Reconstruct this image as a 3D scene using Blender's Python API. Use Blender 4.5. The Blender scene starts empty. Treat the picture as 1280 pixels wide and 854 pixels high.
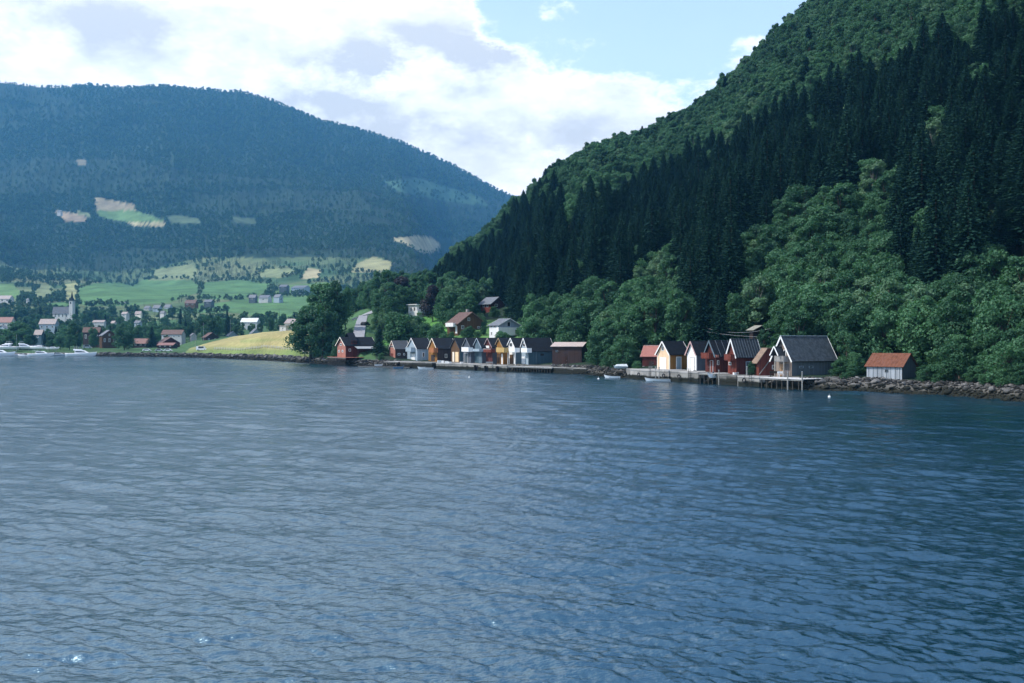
import bpy, math, random
import numpy as np
from mathutils import Vector, Matrix

random.seed(7)
rng = np.random.default_rng(11)
scene = bpy.context.scene
COL = scene.collection
F = 1244.0          # focal length in photo pixels (35 mm on a 36 mm wide sensor)
CAMZ = 7.5

# ------------------------------------------------------------------ camera
cam = bpy.data.cameras.new('camera')
cam.lens = 35.0
cam.sensor_width = 36.0
cam.clip_start = 0.5
cam.clip_end = 30000
camo = bpy.data.objects.new('camera', cam)
camo.location = (0, 0, CAMZ)
camo.rotation_euler = (math.pi / 2, 0, 0)
COL.objects.link(camo)
scene.camera = camo

# ------------------------------------------------------------------ view
scene.view_settings.view_transform = 'Standard'
scene.view_settings.look = 'None'
scene.view_settings.exposure = 0.35
scene.view_settings.gamma = 1.0
scene.view_settings.use_curve_mapping = False
scene.render.engine = 'CYCLES'
scene.cycles.use_denoising = True
scene.cycles.max_bounces = 6
scene.cycles.diffuse_bounces = 2
scene.cycles.glossy_bounces = 3
scene.cycles.transmission_bounces = 3
scene.cycles.volume_bounces = 1
scene.cycles.transparent_max_bounces = 6
scene.cycles.use_adaptive_sampling = True
scene.cycles.sample_clamp_direct = 1.6
scene.cycles.sample_clamp_indirect = 4.0
scene.cycles.adaptive_threshold = 0.015

# ------------------------------------------------------------------ sun
SUN_AZ = math.radians(-102)      # clockwise from the view direction (+Y)
SUN_EL = math.radians(49)
sv = Vector((math.sin(SUN_AZ) * math.cos(SUN_EL), math.cos(SUN_AZ) * math.cos(SUN_EL), math.sin(SUN_EL)))
sl = bpy.data.lights.new('sun', 'SUN')
sl.energy = 4.0
sl.angle = math.radians(0.5)
sl.color = (1.0, 0.95, 0.87)
so = bpy.data.objects.new('sun', sl)
so.rotation_euler = sv.to_track_quat('Z', 'Y').to_euler()
so.location = (-200, 100, 400)
COL.objects.link(so)


# ------------------------------------------------------------------ node helper
class NT:
    def __init__(s, tree):
        s.t = tree

    def n(s, kind, **kw):
        nd = s.t.nodes.new(kind)
        for k, v in kw.items():
            if k.startswith('i_'):
                key = k[2:]
                nd.inputs[int(key) if key.isdigit() else key.replace('_', ' ')].default_value = v
            else:
                setattr(nd, k, v)
        return nd

    def l(s, a, b):
        s.t.links.new(a, b)

    def m(s, op, a, b=None, c=None, clamp=False):
        nd = s.t.nodes.new('ShaderNodeMath')
        nd.operation = op
        nd.use_clamp = clamp
        for i, v in enumerate((a, b, c)):
            if v is None:
                continue
            if isinstance(v, (int, float)):
                nd.inputs[i].default_value = v
            else:
                s.l(v, nd.inputs[i])
        return nd.outputs[0]

    def mix(s, f, a, b, blend='MIX'):
        nd = s.t.nodes.new('ShaderNodeMix')
        nd.data_type = 'RGBA'
        nd.blend_type = blend
        for sock, v in ((nd.inputs[0], f), (nd.inputs[6], a), (nd.inputs[7], b)):
            if isinstance(v, (int, float)):
                sock.default_value = v
            elif isinstance(v, (tuple, list)):
                sock.default_value = tuple(v) + (1,) * (4 - len(v))
            else:
                s.l(v, sock)
        return nd.outputs[2]

    def smooth(s, v, a, b):
        nd = s.t.nodes.new('ShaderNodeMapRange')
        nd.interpolation_type = 'SMOOTHSTEP'
        nd.inputs[1].default_value = a
        nd.inputs[2].default_value = b
        s.l(v, nd.inputs[0])
        return nd.outputs[0]

    def noise(s, vec, scale, detail=4, rough=0.55, dim='3D'):
        nd = s.t.nodes.new('ShaderNodeTexNoise')
        nd.noise_dimensions = dim
        nd.inputs['Scale'].default_value = scale
        nd.inputs['Detail'].default_value = detail
        nd.inputs['Roughness'].default_value = rough
        if vec is not None:
            s.l(vec, nd.inputs['Vector'])
        return nd.outputs[0]


# ------------------------------------------------------------------ world: sky and clouds
world = bpy.data.worlds.new('World')
scene.world = world
world.use_nodes = True
wt = world.node_tree
wt.nodes.clear()
W = NT(wt)
sky = W.n('ShaderNodeTexSky', sky_type='NISHITA', sun_disc=False)
sky.sun_elevation = SUN_EL
sky.sun_rotation = SUN_AZ % (2 * math.pi)
sky.air_density = 1.0
sky.dust_density = 0.6
sky.ozone_density = 1.6
tc = W.n('ShaderNodeTexCoord')
sep = W.n('ShaderNodeSeparateXYZ')
W.l(tc.outputs['Generated'], sep.inputs[0])
X, Y, Z = sep.outputs
az = W.m('MULTIPLY', W.m('ARCTAN2', X, Y), 57.2958)
el = W.m('MULTIPLY', W.m('ARCSINE', Z), 57.2958)
# stretched noise, so that clouds flatten towards the horizon
cmb = W.n('ShaderNodeCombineXYZ')
W.l(W.m('MULTIPLY', X, 1.0), cmb.inputs[0])
W.l(W.m('MULTIPLY', Y, 1.0), cmb.inputs[1])
W.l(W.m('MULTIPLY', Z, 1.9), cmb.inputs[2])
warp = W.noise(cmb.outputs[0], 4.0, 3, 0.5)
n1 = W.noise(cmb.outputs[0], 10.0, 11, 0.64)
n2 = W.noise(cmb.outputs[0], 22.0, 8, 0.62)
n3 = W.noise(cmb.outputs[0], 3.2, 5, 0.55)


def blob(pa, pe, ra, re, power):
    """a soft ellipse in azimuth / elevation degrees"""
    da = W.m('DIVIDE', W.m('SUBTRACT', az, pa), ra)
    de = W.m('DIVIDE', W.m('SUBTRACT', el, pe), re)
    d = W.m('SQRT', W.m('ADD', W.m('MULTIPLY', da, da), W.m('MULTIPLY', de, de)))
    f = W.smooth(d, 1.45, 0.45)
    return W.m('MULTIPLY', f, power)


def px2ae(px, py):
    a = math.atan((px - 640) / F)
    return math.degrees(a), math.degrees(math.atan((427 - py) / F * math.cos(a)))


bl = []
for (px, py, rx, ry, pw) in [(150, 20, 470, 230, 0.26), (440, 60, 170, 110, 0.16), (480, 150, 190, 120, 0.24),
                             (560, 55, 85, 60, 0.20), (660, 165, 290, 85, 0.26), (700, 115, 110, 32, 0.14),
                             (830, 125, 100, 50, 0.20),
                             (835, 17, 60, 18, 0.34), (925, 68, 54, 20, 0.30), (690, 5, 40, 16, 0.16),
                             (590, 135, 36, 26, -0.22), (745, 30, 150, 70, -0.24), (960, 20, 190, 100, -0.26),
                             (775, 80, 50, 9, -0.12), (625, 22, 46, 40, -0.26)]:
    a_, e_ = px2ae(px, py)
    bl.append(blob(a_, e_, rx / 21.7, ry / 21.7, pw))
bl.append(blob(-26.0, 27.0, 26.0, 17.0, 0.30))      # the left-hand bank goes on above the frame
bl.append(blob(14.0, 34.0, 18.0, 14.0, -0.15))
tot = bl[0]
for b_ in bl[1:]:
    tot = W.m('ADD', tot, b_)
cov = W.m('ADD', W.m('ADD', W.m('MULTIPLY', W.m('SUBTRACT', n1, 0.5), 1.9), tot), W.m('MULTIPLY', W.m('SUBTRACT', n2, 0.5), 0.6))
# open blue higher up, cloud banks lower down, all round
hi = W.smooth(el, 24.0, 50.0)
cov = W.m('SUBTRACT', cov, W.m('MULTIPLY', hi, 0.10))
alpha = W.smooth(cov, -0.09, 0.24)
# grey undersides
g1 = W.smooth(W.m('ADD', W.m('MULTIPLY', n3, 0.25), W.m('ADD', W.m('MULTIPLY', n2, 0.35), W.m('MULTIPLY', W.noise(cmb.outputs[0], 8.0, 6, 0.5), 0.4))), 0.38, 0.62)
gx = [blob(*px2ae(540, 75), 110 / 21.7, 38 / 21.7, 1.0), blob(*px2ae(430, 100), 90 / 21.7, 32 / 21.7, 0.8),
      blob(*px2ae(60, 25), 190 / 21.7, 40 / 21.7, 0.5), blob(*px2ae(340, 150), 200 / 21.7, 30 / 21.7, 0.5),
      blob(*px2ae(640, 165), 160 / 21.7, 30 / 21.7, 0.35)]
gt = gx[0]
for b_ in gx[1:]:
    gt = W.m('ADD', gt, b_)
grey = W.m('MULTIPLY', W.m('ADD', W.m('MULTIPLY', g1, 0.72), W.m('MULTIPLY', gt, W.smooth(n1, 0.35, 0.6))), W.smooth(cov, 0.06, 0.30), clamp=True)
CW = 14.0
ccol = W.mix(grey, (CW * 1.0, CW * 1.0, CW * 1.03), (CW * 0.53, CW * 0.53, CW * 0.535))
# thin high veil lightens the blue
veil = W.m('ADD', W.m('MULTIPLY', n3, 0.28), 0.20)
skyc = W.mix(1.0, sky.outputs[0], (2.35, 2.35, 2.25), 'MULTIPLY')
skyv = W.mix(W.m('MULTIPLY', veil, W.smooth(el, 40.0, 2.0)), skyc, (CW, CW, CW))
fin = W.mix(alpha, skyv, ccol)
bg = W.n('ShaderNodeBackground')
bg.inputs['Strength'].default_value = 0.11
W.l(fin, bg.inputs['Color'])
out = W.n('ShaderNodeOutputWorld')
W.l(bg.outputs[0], out.inputs['Surface'])


# ------------------------------------------------------------------ mesh / object helpers
def tag(o, label=None, cat=None, group=None, kind=None):
    if label: o['label'] = label
    if cat: o['category'] = cat
    if group: o['group'] = group
    if kind: o['kind'] = kind
    return o


def mesh_np(name, verts, faces, mats=(), smooth=False, mi=None):
    """verts (N,3); faces (M,3) or (M,4) arrays, or a list of index tuples"""
    me = bpy.data.meshes.new(name)
    if isinstance(faces, np.ndarray):
        k = faces.shape[1]
        me.vertices.add(len(verts))
        me.vertices.foreach_set('co', np.ascontiguousarray(verts, dtype=np.float32).ravel())
        me.loops.add(faces.size)
        me.loops.foreach_set('vertex_index', faces.astype(np.int32).ravel())
        me.polygons.add(len(faces))
        me.polygons.foreach_set('loop_start', np.arange(0, faces.size, k, dtype=np.int32))
        me.polygons.foreach_set('loop_total', np.full(len(faces), k, dtype=np.int32))
        me.update(calc_edges=True)
    else:
        me.from_pydata([tuple(v) for v in verts], [], faces)
        me.update()
    for m_ in mats:
        me.materials.append(m_)
    if mi is not None:
        me.polygons.foreach_set('material_index', np.asarray(mi, dtype=np.int32))
    me.polygons.foreach_set('use_smooth', np.full(len(me.polygons), smooth))
    return me


def add_obj(name, data, parent=None, loc=None, rz=None):
    o = bpy.data.objects.new(name, data)
    COL.objects.link(o)
    if parent is not None: o.parent = parent
    if loc is not None: o.location = loc
    if rz is not None: o.rotation_euler = (0, 0, rz)
    return o


# value noise in numpy
_perm = rng.random((256, 256))


def vnoise(x, y):
    xi = np.floor(x).astype(int); yi = np.floor(y).astype(int)
    fx = x - xi; fy = y - yi
    fx = fx * fx * (3 - 2 * fx); fy = fy * fy * (3 - 2 * fy)
    a = _perm[xi & 255, yi & 255]; b = _perm[(xi + 1) & 255, yi & 255]
    c = _perm[xi & 255, (yi + 1) & 255]; d = _perm[(xi + 1) & 255, (yi + 1) & 255]
    return (a * (1 - fx) + b * fx) * (1 - fy) + (c * (1 - fx) + d * fx) * fy


def fbm(x, y, scale, octv=4):
    s = 0.0; a = 1.0; t = 0.0
    for i in range(octv):
        s = s + a * vnoise(x / scale + 17.3 * i, y / scale + 9.1 * i)
        t += a; a *= 0.5; scale /= 2.03
    return s / t - 0.5


# ------------------------------------------------------------------ terrain: ground height as a function of place
def zz(py, Yd):
    return CAMZ + (427 - py) / F * Yd


def P(px, py, Yd):
    return Vector(((px - 640) / F * Yd, Yd, zz(py, Yd)))


cols = []      # (angle, [(r, z)...])


def colpx(px, kn):
    u = (px - 640) / F
    k = math.sqrt(1 + u * u)
    cols.append((math.atan(u), [(Yd * k, z) for Yd, z in kn]))


def far_knots(crest, Yc=4800, f7=350, f8=285, f9=195, Y7=1900, Y8=2700, Y9=3700):
    return [(Y7, zz(f7, Y7)), (Y8, zz(f8, Y8)), (Y9, zz(f9, Y9)), (Yc, zz(crest, Yc)), (Yc * 1.25, zz(crest, Yc) * 0.75)]


cols.append((math.radians(-100), [(890, -5), (905, 0), (912, 1.5), (1000, 5), (1150, 18), (1300, 45), (1600, 120), (2000, 280), (2700, 600), (3500, 900), (4300, 1150), (5300, 900)]))
cols.append((math.radians(-60), [(640, -5), (655, 0), (662, 1.5), (800, 6), (1000, 18), (1250, 45), (1500, 90), (2000, 180), (2800, 430), (3800, 850), (4700, 1250), (5500, 900)]))


def town(px, ys, crest, hump=None, **kw):
    k = [(ys - 14, -5), (ys, 0), (ys + 5, 1.5)]
    if hump:
        k += hump
    else:
        k += [(700, zz(430, 700)), (900, zz(416, 900)), (1100, zz(401, 1100))]
    k += [(1400, zz(378, 1400))]
    k += far_knots(crest, **kw)
    colpx(px, k)


town(-300, 562, 104)
town(0, 528, 111)
town(110, 520, 113)
town(128, 500, 114)
town(225, 476, 114, hump=[(560, 3.2), (900, zz(416, 900)), (1100, zz(401, 1100))])
town(260, 455, 115, hump=[(490, 5.5), (560, 7.0), (1000, zz(409, 1000))])
town(300, 420, 119, hump=[(455, 8.3), (540, 9.5), (900, zz(413, 900))], f8=283, f9=197)
town(330, 398, 128, hump=[(425, 9.6), (520, 11.5), (850, 17)], f9=200)
town(372, 356, 143, hump=[(400, 11.6), (480, 13.5), (700, 14)], f9=208)
town(400, 333, 153, hump=[(385, 10.5), (470, 14), (640, 17)], f9=215, Yc=4900)
town(450, 301, 167, hump=[(330, 8.6), (450, 18.4), (560, 27)], f9=225, Yc=5000)
town(500, 288, 182, hump=[(316, 2.9), (430, 21), (580, 34)], f8=297, f9=238, Yc=5100)


def hill(px, ys, Yc, ycrest, crest_far=262, mids=None, Yf=5200):
    """near mountain side: shore ys, crest at Yc projecting to ycrest"""
    zc = zz(ycrest, Yc)
    k = [(ys - 12, -5), (ys, 0), (ys + 3, 1.3)]
    if mids is None:
        k += [(ys + 17, 2.6), (ys + 17 + (Yc - ys) * 0.30, zc * 0.30), (ys + (Yc - ys) * 0.70, zc * 0.715)]
    else:
        k += mids
    k += [(Yc, zc), (Yc + 300, zc * 0.7), (Yc + 1000, zc * 0.5), (3000, 120), (Yf, zz(crest_far, Yf)), (Yf * 1.2, 300)]
    colpx(px, k)


hill(560, 276, 600, 348, 206, mids=[(299, 2.6), (330, 10.0), (420, 24)])
hill(600, 261, 640, 316, 226, mids=[(280, 2.5), (318, 10.4), (400, 21)])
hill(640, 247, 680, 276, 248, mids=[(265, 2.3), (322, 12.0), (405, 27)])
hill(690, 236, 690, 244, mids=[(258, 3.2), (300, 15), (430, 60)])
hill(740, 222, 690, 218, mids=[(243, 3.2), (290, 19), (430, 72)])
hill(800, 196, 670, 190)
hill(870, 181, 640, 156)
hill(930, 168, 600, 110)
hill(985, 156, 575, 58)
hill(1035, 152, 560, 26)
hill(1100, 147, 560, -55)
hill(1180, 139, 580, -165)
hill(1280, 124, 610, -290)
hill(1500, 102, 640, -480)
cols.append((math.radians(47.7), [(110, -5), (122, 0), (125, 1.3), (140, 3), (290, 100), (520, 280), (760, 430), (1000, 380), (1500, 160), (3000, 200), (5000, 500), (6200, 300)]))
cols.append((math.radians(90), [(128, -5), (140, 0), (143, 1.3), (158, 3), (300, 100), (520, 270), (760, 420), (1000, 380), (1500, 180), (3000, 200), (5000, 500), (6200, 300)]))
cols.append((math.radians(135), [(200, -5), (214, 0), (218, 1.3), (235, 3), (360, 80), (560, 230), (800, 380), (1000, 340), (1500, 180), (3000, 200), (5000, 500), (6200, 300)]))
cols.sort(key=lambda c: c[0])
CA = np.array([c[0] for c in cols])
CR = np.array([[k[0] for k in c[1]] for c in cols])
CZ = np.array([[k[1] for k in c[1]] for c in cols])
NK = CR.shape[1]


def ground(x, y):
    """terrain height, vectorised"""
    x = np.atleast_1d(np.asarray(x, float)); y = np.atleast_1d(np.asarray(y, float))
    a = np.arctan2(x, y); r = np.hypot(x, y)
    ac = np.clip(a, CA[0], CA[-1] - 1e-6)
    j = np.clip(np.searchsorted(CA, ac, side='right') - 1, 0, len(CA) - 2)
    f = (ac - CA[j]) / (CA[j + 1] - CA[j])
    f = f[:, None]
    R = CR[j] * (1 - f) + CR[j + 1] * f
    Zk = CZ[j] * (1 - f) + CZ[j + 1] * f
    k = np.clip((r[:, None] >= R).sum(1) - 1, 0, NK - 2)
    ii = np.arange(len(r))
    r0 = R[ii, k]; r1 = R[ii, k + 1]; z0 = Zk[ii, k]; z1 = Zk[ii, k + 1]
    # monotone smooth (Catmull style tangents, limited)
    km = np.clip(k - 1, 0, NK - 1); kp = np.clip(k + 2, 0, NK - 1)
    t = np.clip((r - r0) / (r1 - r0), 0, 1)
    s1 = (z1 - z0)
    sm = (z0 - Zk[ii, km]) / np.maximum(r0 - R[ii, km], 1) * (r1 - r0)
    sp = (Zk[ii, kp] - z1) / np.maximum(R[ii, kp] - r1, 1) * (r1 - r0)
    m0 = np.where(sm * s1 > 0, np.sign(s1) * np.minimum(np.abs((sm + s1) / 2), 2 * np.minimum(np.abs(sm), np.abs(s1))), 0)
    m1 = np.where(sp * s1 > 0, np.sign(s1) * np.minimum(np.abs((sp + s1) / 2), 2 * np.minimum(np.abs(sp), np.abs(s1))), 0)
    t2 = t * t; t3 = t2 * t
    z = (2 * t3 - 3 * t2 + 1) * z0 + (t3 - 2 * t2 + t) * m0 + (-2 * t3 + 3 * t2) * z1 + (t3 - t2) * m1
    z = np.where(r <= R[:, 0], Zk[:, 0], z)
    inl = r - R[:, 1]                               # distance from the shore
    w1 = np.clip((inl - 40) / 200, 0, 1)
    # keep the crest and the built-up slopes calm
    z = z + w1 * (fbm(x, y, 60, 4) * 7.0) * np.clip(r / 500, 0.3, 1)
    w2 = np.clip((r - 1500) / 1500, 0, 1)
    rc = R[:, min(10, NK - 2)]
    up = np.clip((rc - r) / 1100, 0.0, 1)
    u_ = x * .86 + y * .35
    gul = np.abs(fbm(u_, y * .35 + 400, 420, 4)) * 2          # gullies running down the slope
    z = z + w2 * (fbm(x + 900, y, 700, 5) * 110 * (.25 + .75 * up) - gul * 120 * up + 30 * up + fbm(x, y + 300, 150, 3) * 22)
    w3 = np.clip(inl / 8, 0, 1) * np.clip((300 - inl) / 300, 0.2, 1)
    z = z + w3 * fbm(x, y, 9, 3) * 0.8
    return z


def g1(x, y):
    return float(ground(x, y)[0])


def shore_r(a):
    return np.interp(a, CA, CR[:, 1])


def proj(x, y, z):
    yy = np.maximum(y, 1e-3)
    return 640 + F * x / yy, 427 - F * (z - CAMZ) / yy


def inpoly(px, py, poly):
    px = np.asarray(px); py = np.asarray(py)
    c = np.zeros(px.shape, bool)
    n = len(poly)
    for i in range(n):
        x0, y0 = poly[i]; x1, y1 = poly[(i + 1) % n]
        if y0 == y1: continue
        cond = ((y0 > py) != (y1 > py)) & (px < (x1 - x0) * (py - y0) / (y1 - y0) + x0)
        c ^= cond
    return c

# ------------------------------------------------------------------ materials
def material(name):
    m = bpy.data.materials.new(name)
    m.use_nodes = True
    m.node_tree.nodes.clear()
    return m, NT(m.node_tree)


def finish(T, shader, bump=None):
    o = T.n('ShaderNodeOutputMaterial')
    T.l(shader, o.inputs['Surface'])


def bsdf(T, color, rough=0.7, spec=0.3, normal=None, metal=0.0):
    b = T.n('ShaderNodeBsdfPrincipled')
    if isinstance(color, (tuple, list)):
        b.inputs['Base Color'].default_value = tuple(color) + (1,)
    else:
        T.l(color, b.inputs['Base Color'])
    if isinstance(rough, (int, float)):
        b.inputs['Roughness'].default_value = rough
    else:
        T.l(rough, b.inputs['Roughness'])
    b.inputs['Specular IOR Level'].default_value = spec
    b.inputs['Metallic'].default_value = metal
    if normal is not None:
        T.l(normal, b.inputs['Normal'])
    return b.outputs[0]


def bump(T, h, strength=0.4, dist=0.05):
    b = T.n('ShaderNodeBump')
    b.inputs['Strength'].default_value = strength
    b.inputs['Distance'].default_value = dist
    T.l(h, b.inputs['Height'])
    return b.outputs[0]


_mc = {}


def plain(name, col, rough=0.6, spec=0.3, var=0.25, scale=3.0, metal=0.0):
    """a painted / weathered surface with slight blotches"""
    key = ('p', name)
    if key in _mc: return _mc[key]
    m, T = material(name)
    tc = T.n('ShaderNodeTexCoord')
    n = T.noise(tc.outputs['Object'], scale, 5, 0.6)
    f = T.smooth(n, 0.3, 0.7)
    d = tuple(c * (1 - var) for c in col)
    c = T.mix(f, d, col)
    finish(T, bsdf(T, c, rough, spec, bump(T, n, 0.3, 0.02), metal))
    _mc[key] = m
    return m


def boards(name, col, width=0.16, var=0.3, horizontal=False, rough=0.75):
    """timber cladding: board joints in relief, each board its own tone, weather streaks"""
    key = ('b', name)
    if key in _mc: return _mc[key]
    m, T = material(name)
    tc = T.n('ShaderNodeTexCoord')
    s = T.n('ShaderNodeSeparateXYZ')
    T.l(tc.outputs['Object'], s.inputs[0])
    h = s.outputs[2] if horizontal else T.m('ADD', s.outputs[0], s.outputs[1])
    q = T.m('DIVIDE', h, width)
    idx = T.m('FLOOR', q)
    fr = T.m('FRACT', q)
    wn = T.n('ShaderNodeTexWhiteNoise', noise_dimensions='1D')
    T.l(idx, wn.inputs['W'])
    edge = T.smooth(T.m('ABSOLUTE', T.m('SUBTRACT', fr, 0.5)), 0.49, 0.40)
    vec = T.n('ShaderNodeMapping')
    T.l(tc.outputs['Object'], vec.inputs[0])
    vec.inputs['Scale'].default_value = (1, 1, 8) if horizontal else (6, 6, 0.7)
    n = T.noise(vec.outputs[0], 1.5, 5, 0.65)
    tone = T.m('ADD', T.m('MULTIPLY', wn.outputs[0], 0.45), T.m('MULTIPLY', n, 0.75))
    c = T.mix(T.smooth(tone, 0.2, 0.85), tuple(c_ * (1 - var * 1.4) for c_ in col), tuple(min(1, c_ * (1 + var * 0.4)) for c_ in col))
    hh = T.m('ADD', edge, T.m('MULTIPLY', n, 0.3))
    finish(T, bsdf(T, c, rough, 0.2, bump(T, hh, 0.5, 0.02)))
    _mc[key] = m
    return m


def roofmat(name, col, pitch=0.33, axis=1, var=0.3, rough=0.6, spec=0.4, rust=None):
    """ribbed / pantile roofing: ribs run down the slope, courses across"""
    key = ('r', name)
    if key in _mc: return _mc[key]
    m, T = material(name)
    tc = T.n('ShaderNodeTexCoord')
    s = T.n('ShaderNodeSeparateXYZ')
    T.l(tc.outputs['Object'], s.inputs[0])
    along = s.outputs[axis]
    q = T.m('FRACT', T.m('DIVIDE', along, pitch))
    rib = T.smooth(T.m('ABSOLUTE', T.m('SUBTRACT', q, 0.5)), 0.1, 0.5)
    q2 = T.m('FRACT', T.m('DIVIDE', s.outputs[2], 0.28))
    n = T.noise(tc.outputs['Object'], 1.6, 6, 0.65)
    n2 = T.noise(tc.outputs['Object'], 9.0, 3, 0.6)
    t = T.m('ADD', T.m('MULTIPLY', n, 0.7), T.m('MULTIPLY', n2, 0.3))
    c = T.mix(T.smooth(t, 0.3, 0.7), tuple(c_ * (1 - var) for c_ in col), tuple(min(1, c_ * (1 + var * 0.6)) for c_ in col))
    if rust:
        c = T.mix(T.smooth(n, 0.55, 0.68), c, rust)
    hh = T.m('ADD', rib, T.m('MULTIPLY', q2, 0.5))
    finish(T, bsdf(T, c, rough, spec, bump(T, hh, 0.7, 0.04)))
    _mc[key] = m
    return m


def leafmat(name, ca, cb, trans=0.30, rough=0.55, spread=1.0):
    """foliage: each tree (and patch of a tree) its own green between ca and cb"""
    m, T = material(name)
    oi = T.n('ShaderNodeObjectInfo')
    geo = T.n('ShaderNodeNewGeometry')
    n = T.noise(geo.outputs['Position'], 0.035, 3, 0.5)
    n2 = T.noise(geo.outputs['Position'], 0.9, 2, 0.5)
    t = T.m('ADD', T.m('ADD', T.m('MULTIPLY', oi.outputs['Random'], 0.65), T.m('MULTIPLY', T.smooth(n, 0.35, 0.65), 0.25)), T.m('MULTIPLY', n2, 0.15), clamp=True)
    c = T.mix(t, ca, cb)
    b = bsdf(T, c, rough, 0.25 if rough < .6 else 0.06)
    tr = T.n('ShaderNodeBsdfTranslucent')
    T.l(T.mix(1.0, c, (1.1, 1.35, 0.6), 'MULTIPLY'), tr.inputs[0])
    ms = T.n('ShaderNodeMixShader')
    ms.inputs[0].default_value = trans
    T.l(b, ms.inputs[1]); T.l(tr.outputs[0], ms.inputs[2])
    finish(T, ms.outputs[0])
    return m


M_LEAF = leafmat('broadleaf_foliage', (0.017, 0.064, 0.034), (0.078, 0.185, 0.086))
M_LEAF_FAR = leafmat('far_foliage', (0.020, 0.056, 0.030), (0.095, 0.165, 0.078))
M_LEAF_PALE = leafmat('pale_foliage', (0.065, 0.15, 0.080), (0.13, 0.22, 0.12))
M_COPPER = leafmat('copper_foliage', (0.016, 0.014, 0.018), (0.03, 0.024, 0.028), trans=0.15)
M_NEEDLE = leafmat('spruce_needles', (0.006, 0.026, 0.019), (0.017, 0.050, 0.033), trans=0.10, rough=0.7)
M_BARK = plain('bark', (0.09, 0.075, 0.06), 0.9, 0.1, 0.5, 6)
M_BARKG = plain('pale_bark', (0.25, 0.24, 0.22), 0.9, 0.1, 0.5, 6)

# ------------------------------------------------------------------ ground sheet
GREEN = (0.085, 0.165, 0.062); GREEN2 = (0.11, 0.185, 0.068); TAN = (0.33, 0.29, 0.17); OLIVE = (0.17, 0.20, 0.10)
STRAW = (0.34, 0.29, 0.13)
fields = [  # (polygon in photo pixels, near/far depth limits, colour): pastures and mown meadows
    ([(97, 379), (99, 361), (118, 354), (150, 353), (165, 358), (180, 350), (215, 348), (238, 349), (248, 357), (250, 365), (232, 371), (214, 378), (160, 382), (110, 383)], 1200, 2600, GREEN),
    ([(186, 351), (194, 337), (240, 330), (247, 337), (241, 350)], 1500, 2600, OLIVE),
    ([(248, 374), (256, 353), (300, 350), (338, 355), (332, 366), (300, 375)], 1300, 2400, GREEN),
    ([(205, 389), (245, 380), (275, 379), (300, 374), (385, 368), (398, 372), (390, 398), (330, 396), (290, 391), (230, 392)], 1000, 2200, GREEN),
    ([(42, 366), (56, 352), (66, 360), (62, 374), (45, 374)], 1200, 2500, OLIVE),
    ([(80, 378), (80, 356), (97, 353), (97, 380)], 1200, 2500, (0.24, 0.25, 0.12)),
    ([(-80, 372), (-80, 352), (16, 355), (26, 366), (20, 374)], 1200, 2500, GREEN2),
    ([(60, 379), (97, 376), (97, 387), (52, 388)], 1100, 2500, GREEN),
    ([(340, 370), (352, 357), (385, 354), (418, 352), (430, 360), (410, 372)], 1200, 2600, GREEN2),
    ([(376, 349), (384, 335), (402, 337), (398, 348)], 1400, 2900, TAN),
    ([(322, 346), (330, 337), (362, 335), (372, 342), (350, 348)], 1400, 2900, OLIVE),
    ([(438, 341), (446, 329), (468, 321), (492, 329), (484, 341)], 1400, 3300, (0.27, 0.26, 0.13)),
    ([(486, 298), (520, 295), (540, 297), (550, 306), (545, 314), (530, 317), (508, 306)], 1800, 4000, TAN),
    ([(118, 247), (150, 252), (166, 256), (170, 263), (120, 263)], 2200, 4000, (0.30, 0.25, 0.16)),
    ([(119, 263), (168, 263), (190, 270), (208, 277), (160, 278), (126, 271)], 2200, 4000, GREEN2),
    ([(160, 278), (208, 278), (206, 283), (166, 282)], 2200, 4000, TAN),
    ([(68, 264), (84, 265), (109, 271), (107, 277), (84, 277)], 2200, 4000, (0.30, 0.23, 0.155)),
    ([(92, 263), (114, 266), (112, 271), (98, 269)], 2200, 4000, OLIVE),
    ([(207, 270), (246, 272), (252, 279), (216, 278)], 2200, 4000, (0.09, 0.125, 0.07)),
    ([(288, 271), (318, 273), (322, 280), (296, 279)], 2200, 4000, (0.08, 0.115, 0.065)),
    ([(95, 200), (108, 200), (108, 207), (98, 206)], 2500, 5000, (0.17, 0.15, 0.10)),
    ([(480, 228), (520, 222), (600, 246), (612, 258), (560, 252), (500, 240)], 2500, 6000, (0.05, 0.10, 0.06)),
    ([(225, 450), (236, 436), (262, 428), (300, 419), (340, 413), (386, 408), (386, 450)], 340, 620, STRAW),
    ([(477, 432), (480, 420), (497, 405), (516, 390), (545, 396), (560, 412), (556, 434)], 290, 460, (0.085, 0.21, 0.05)),
    ([(600, 426), (603, 400), (660, 402), (660, 426)], 262, 400, (0.08, 0.16, 0.05)),
    ([(555, 424), (560, 415), (610, 412), (612, 426)], 262, 400, (0.08, 0.16, 0.05)),
]


def infields(px, py, yd, lo=0):
    r = np.zeros(np.shape(px), bool)
    for poly, y0, y1, c in fields:
        r |= inpoly(px, py, poly) & (yd > y0) & (yd < y1)
    return r


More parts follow.
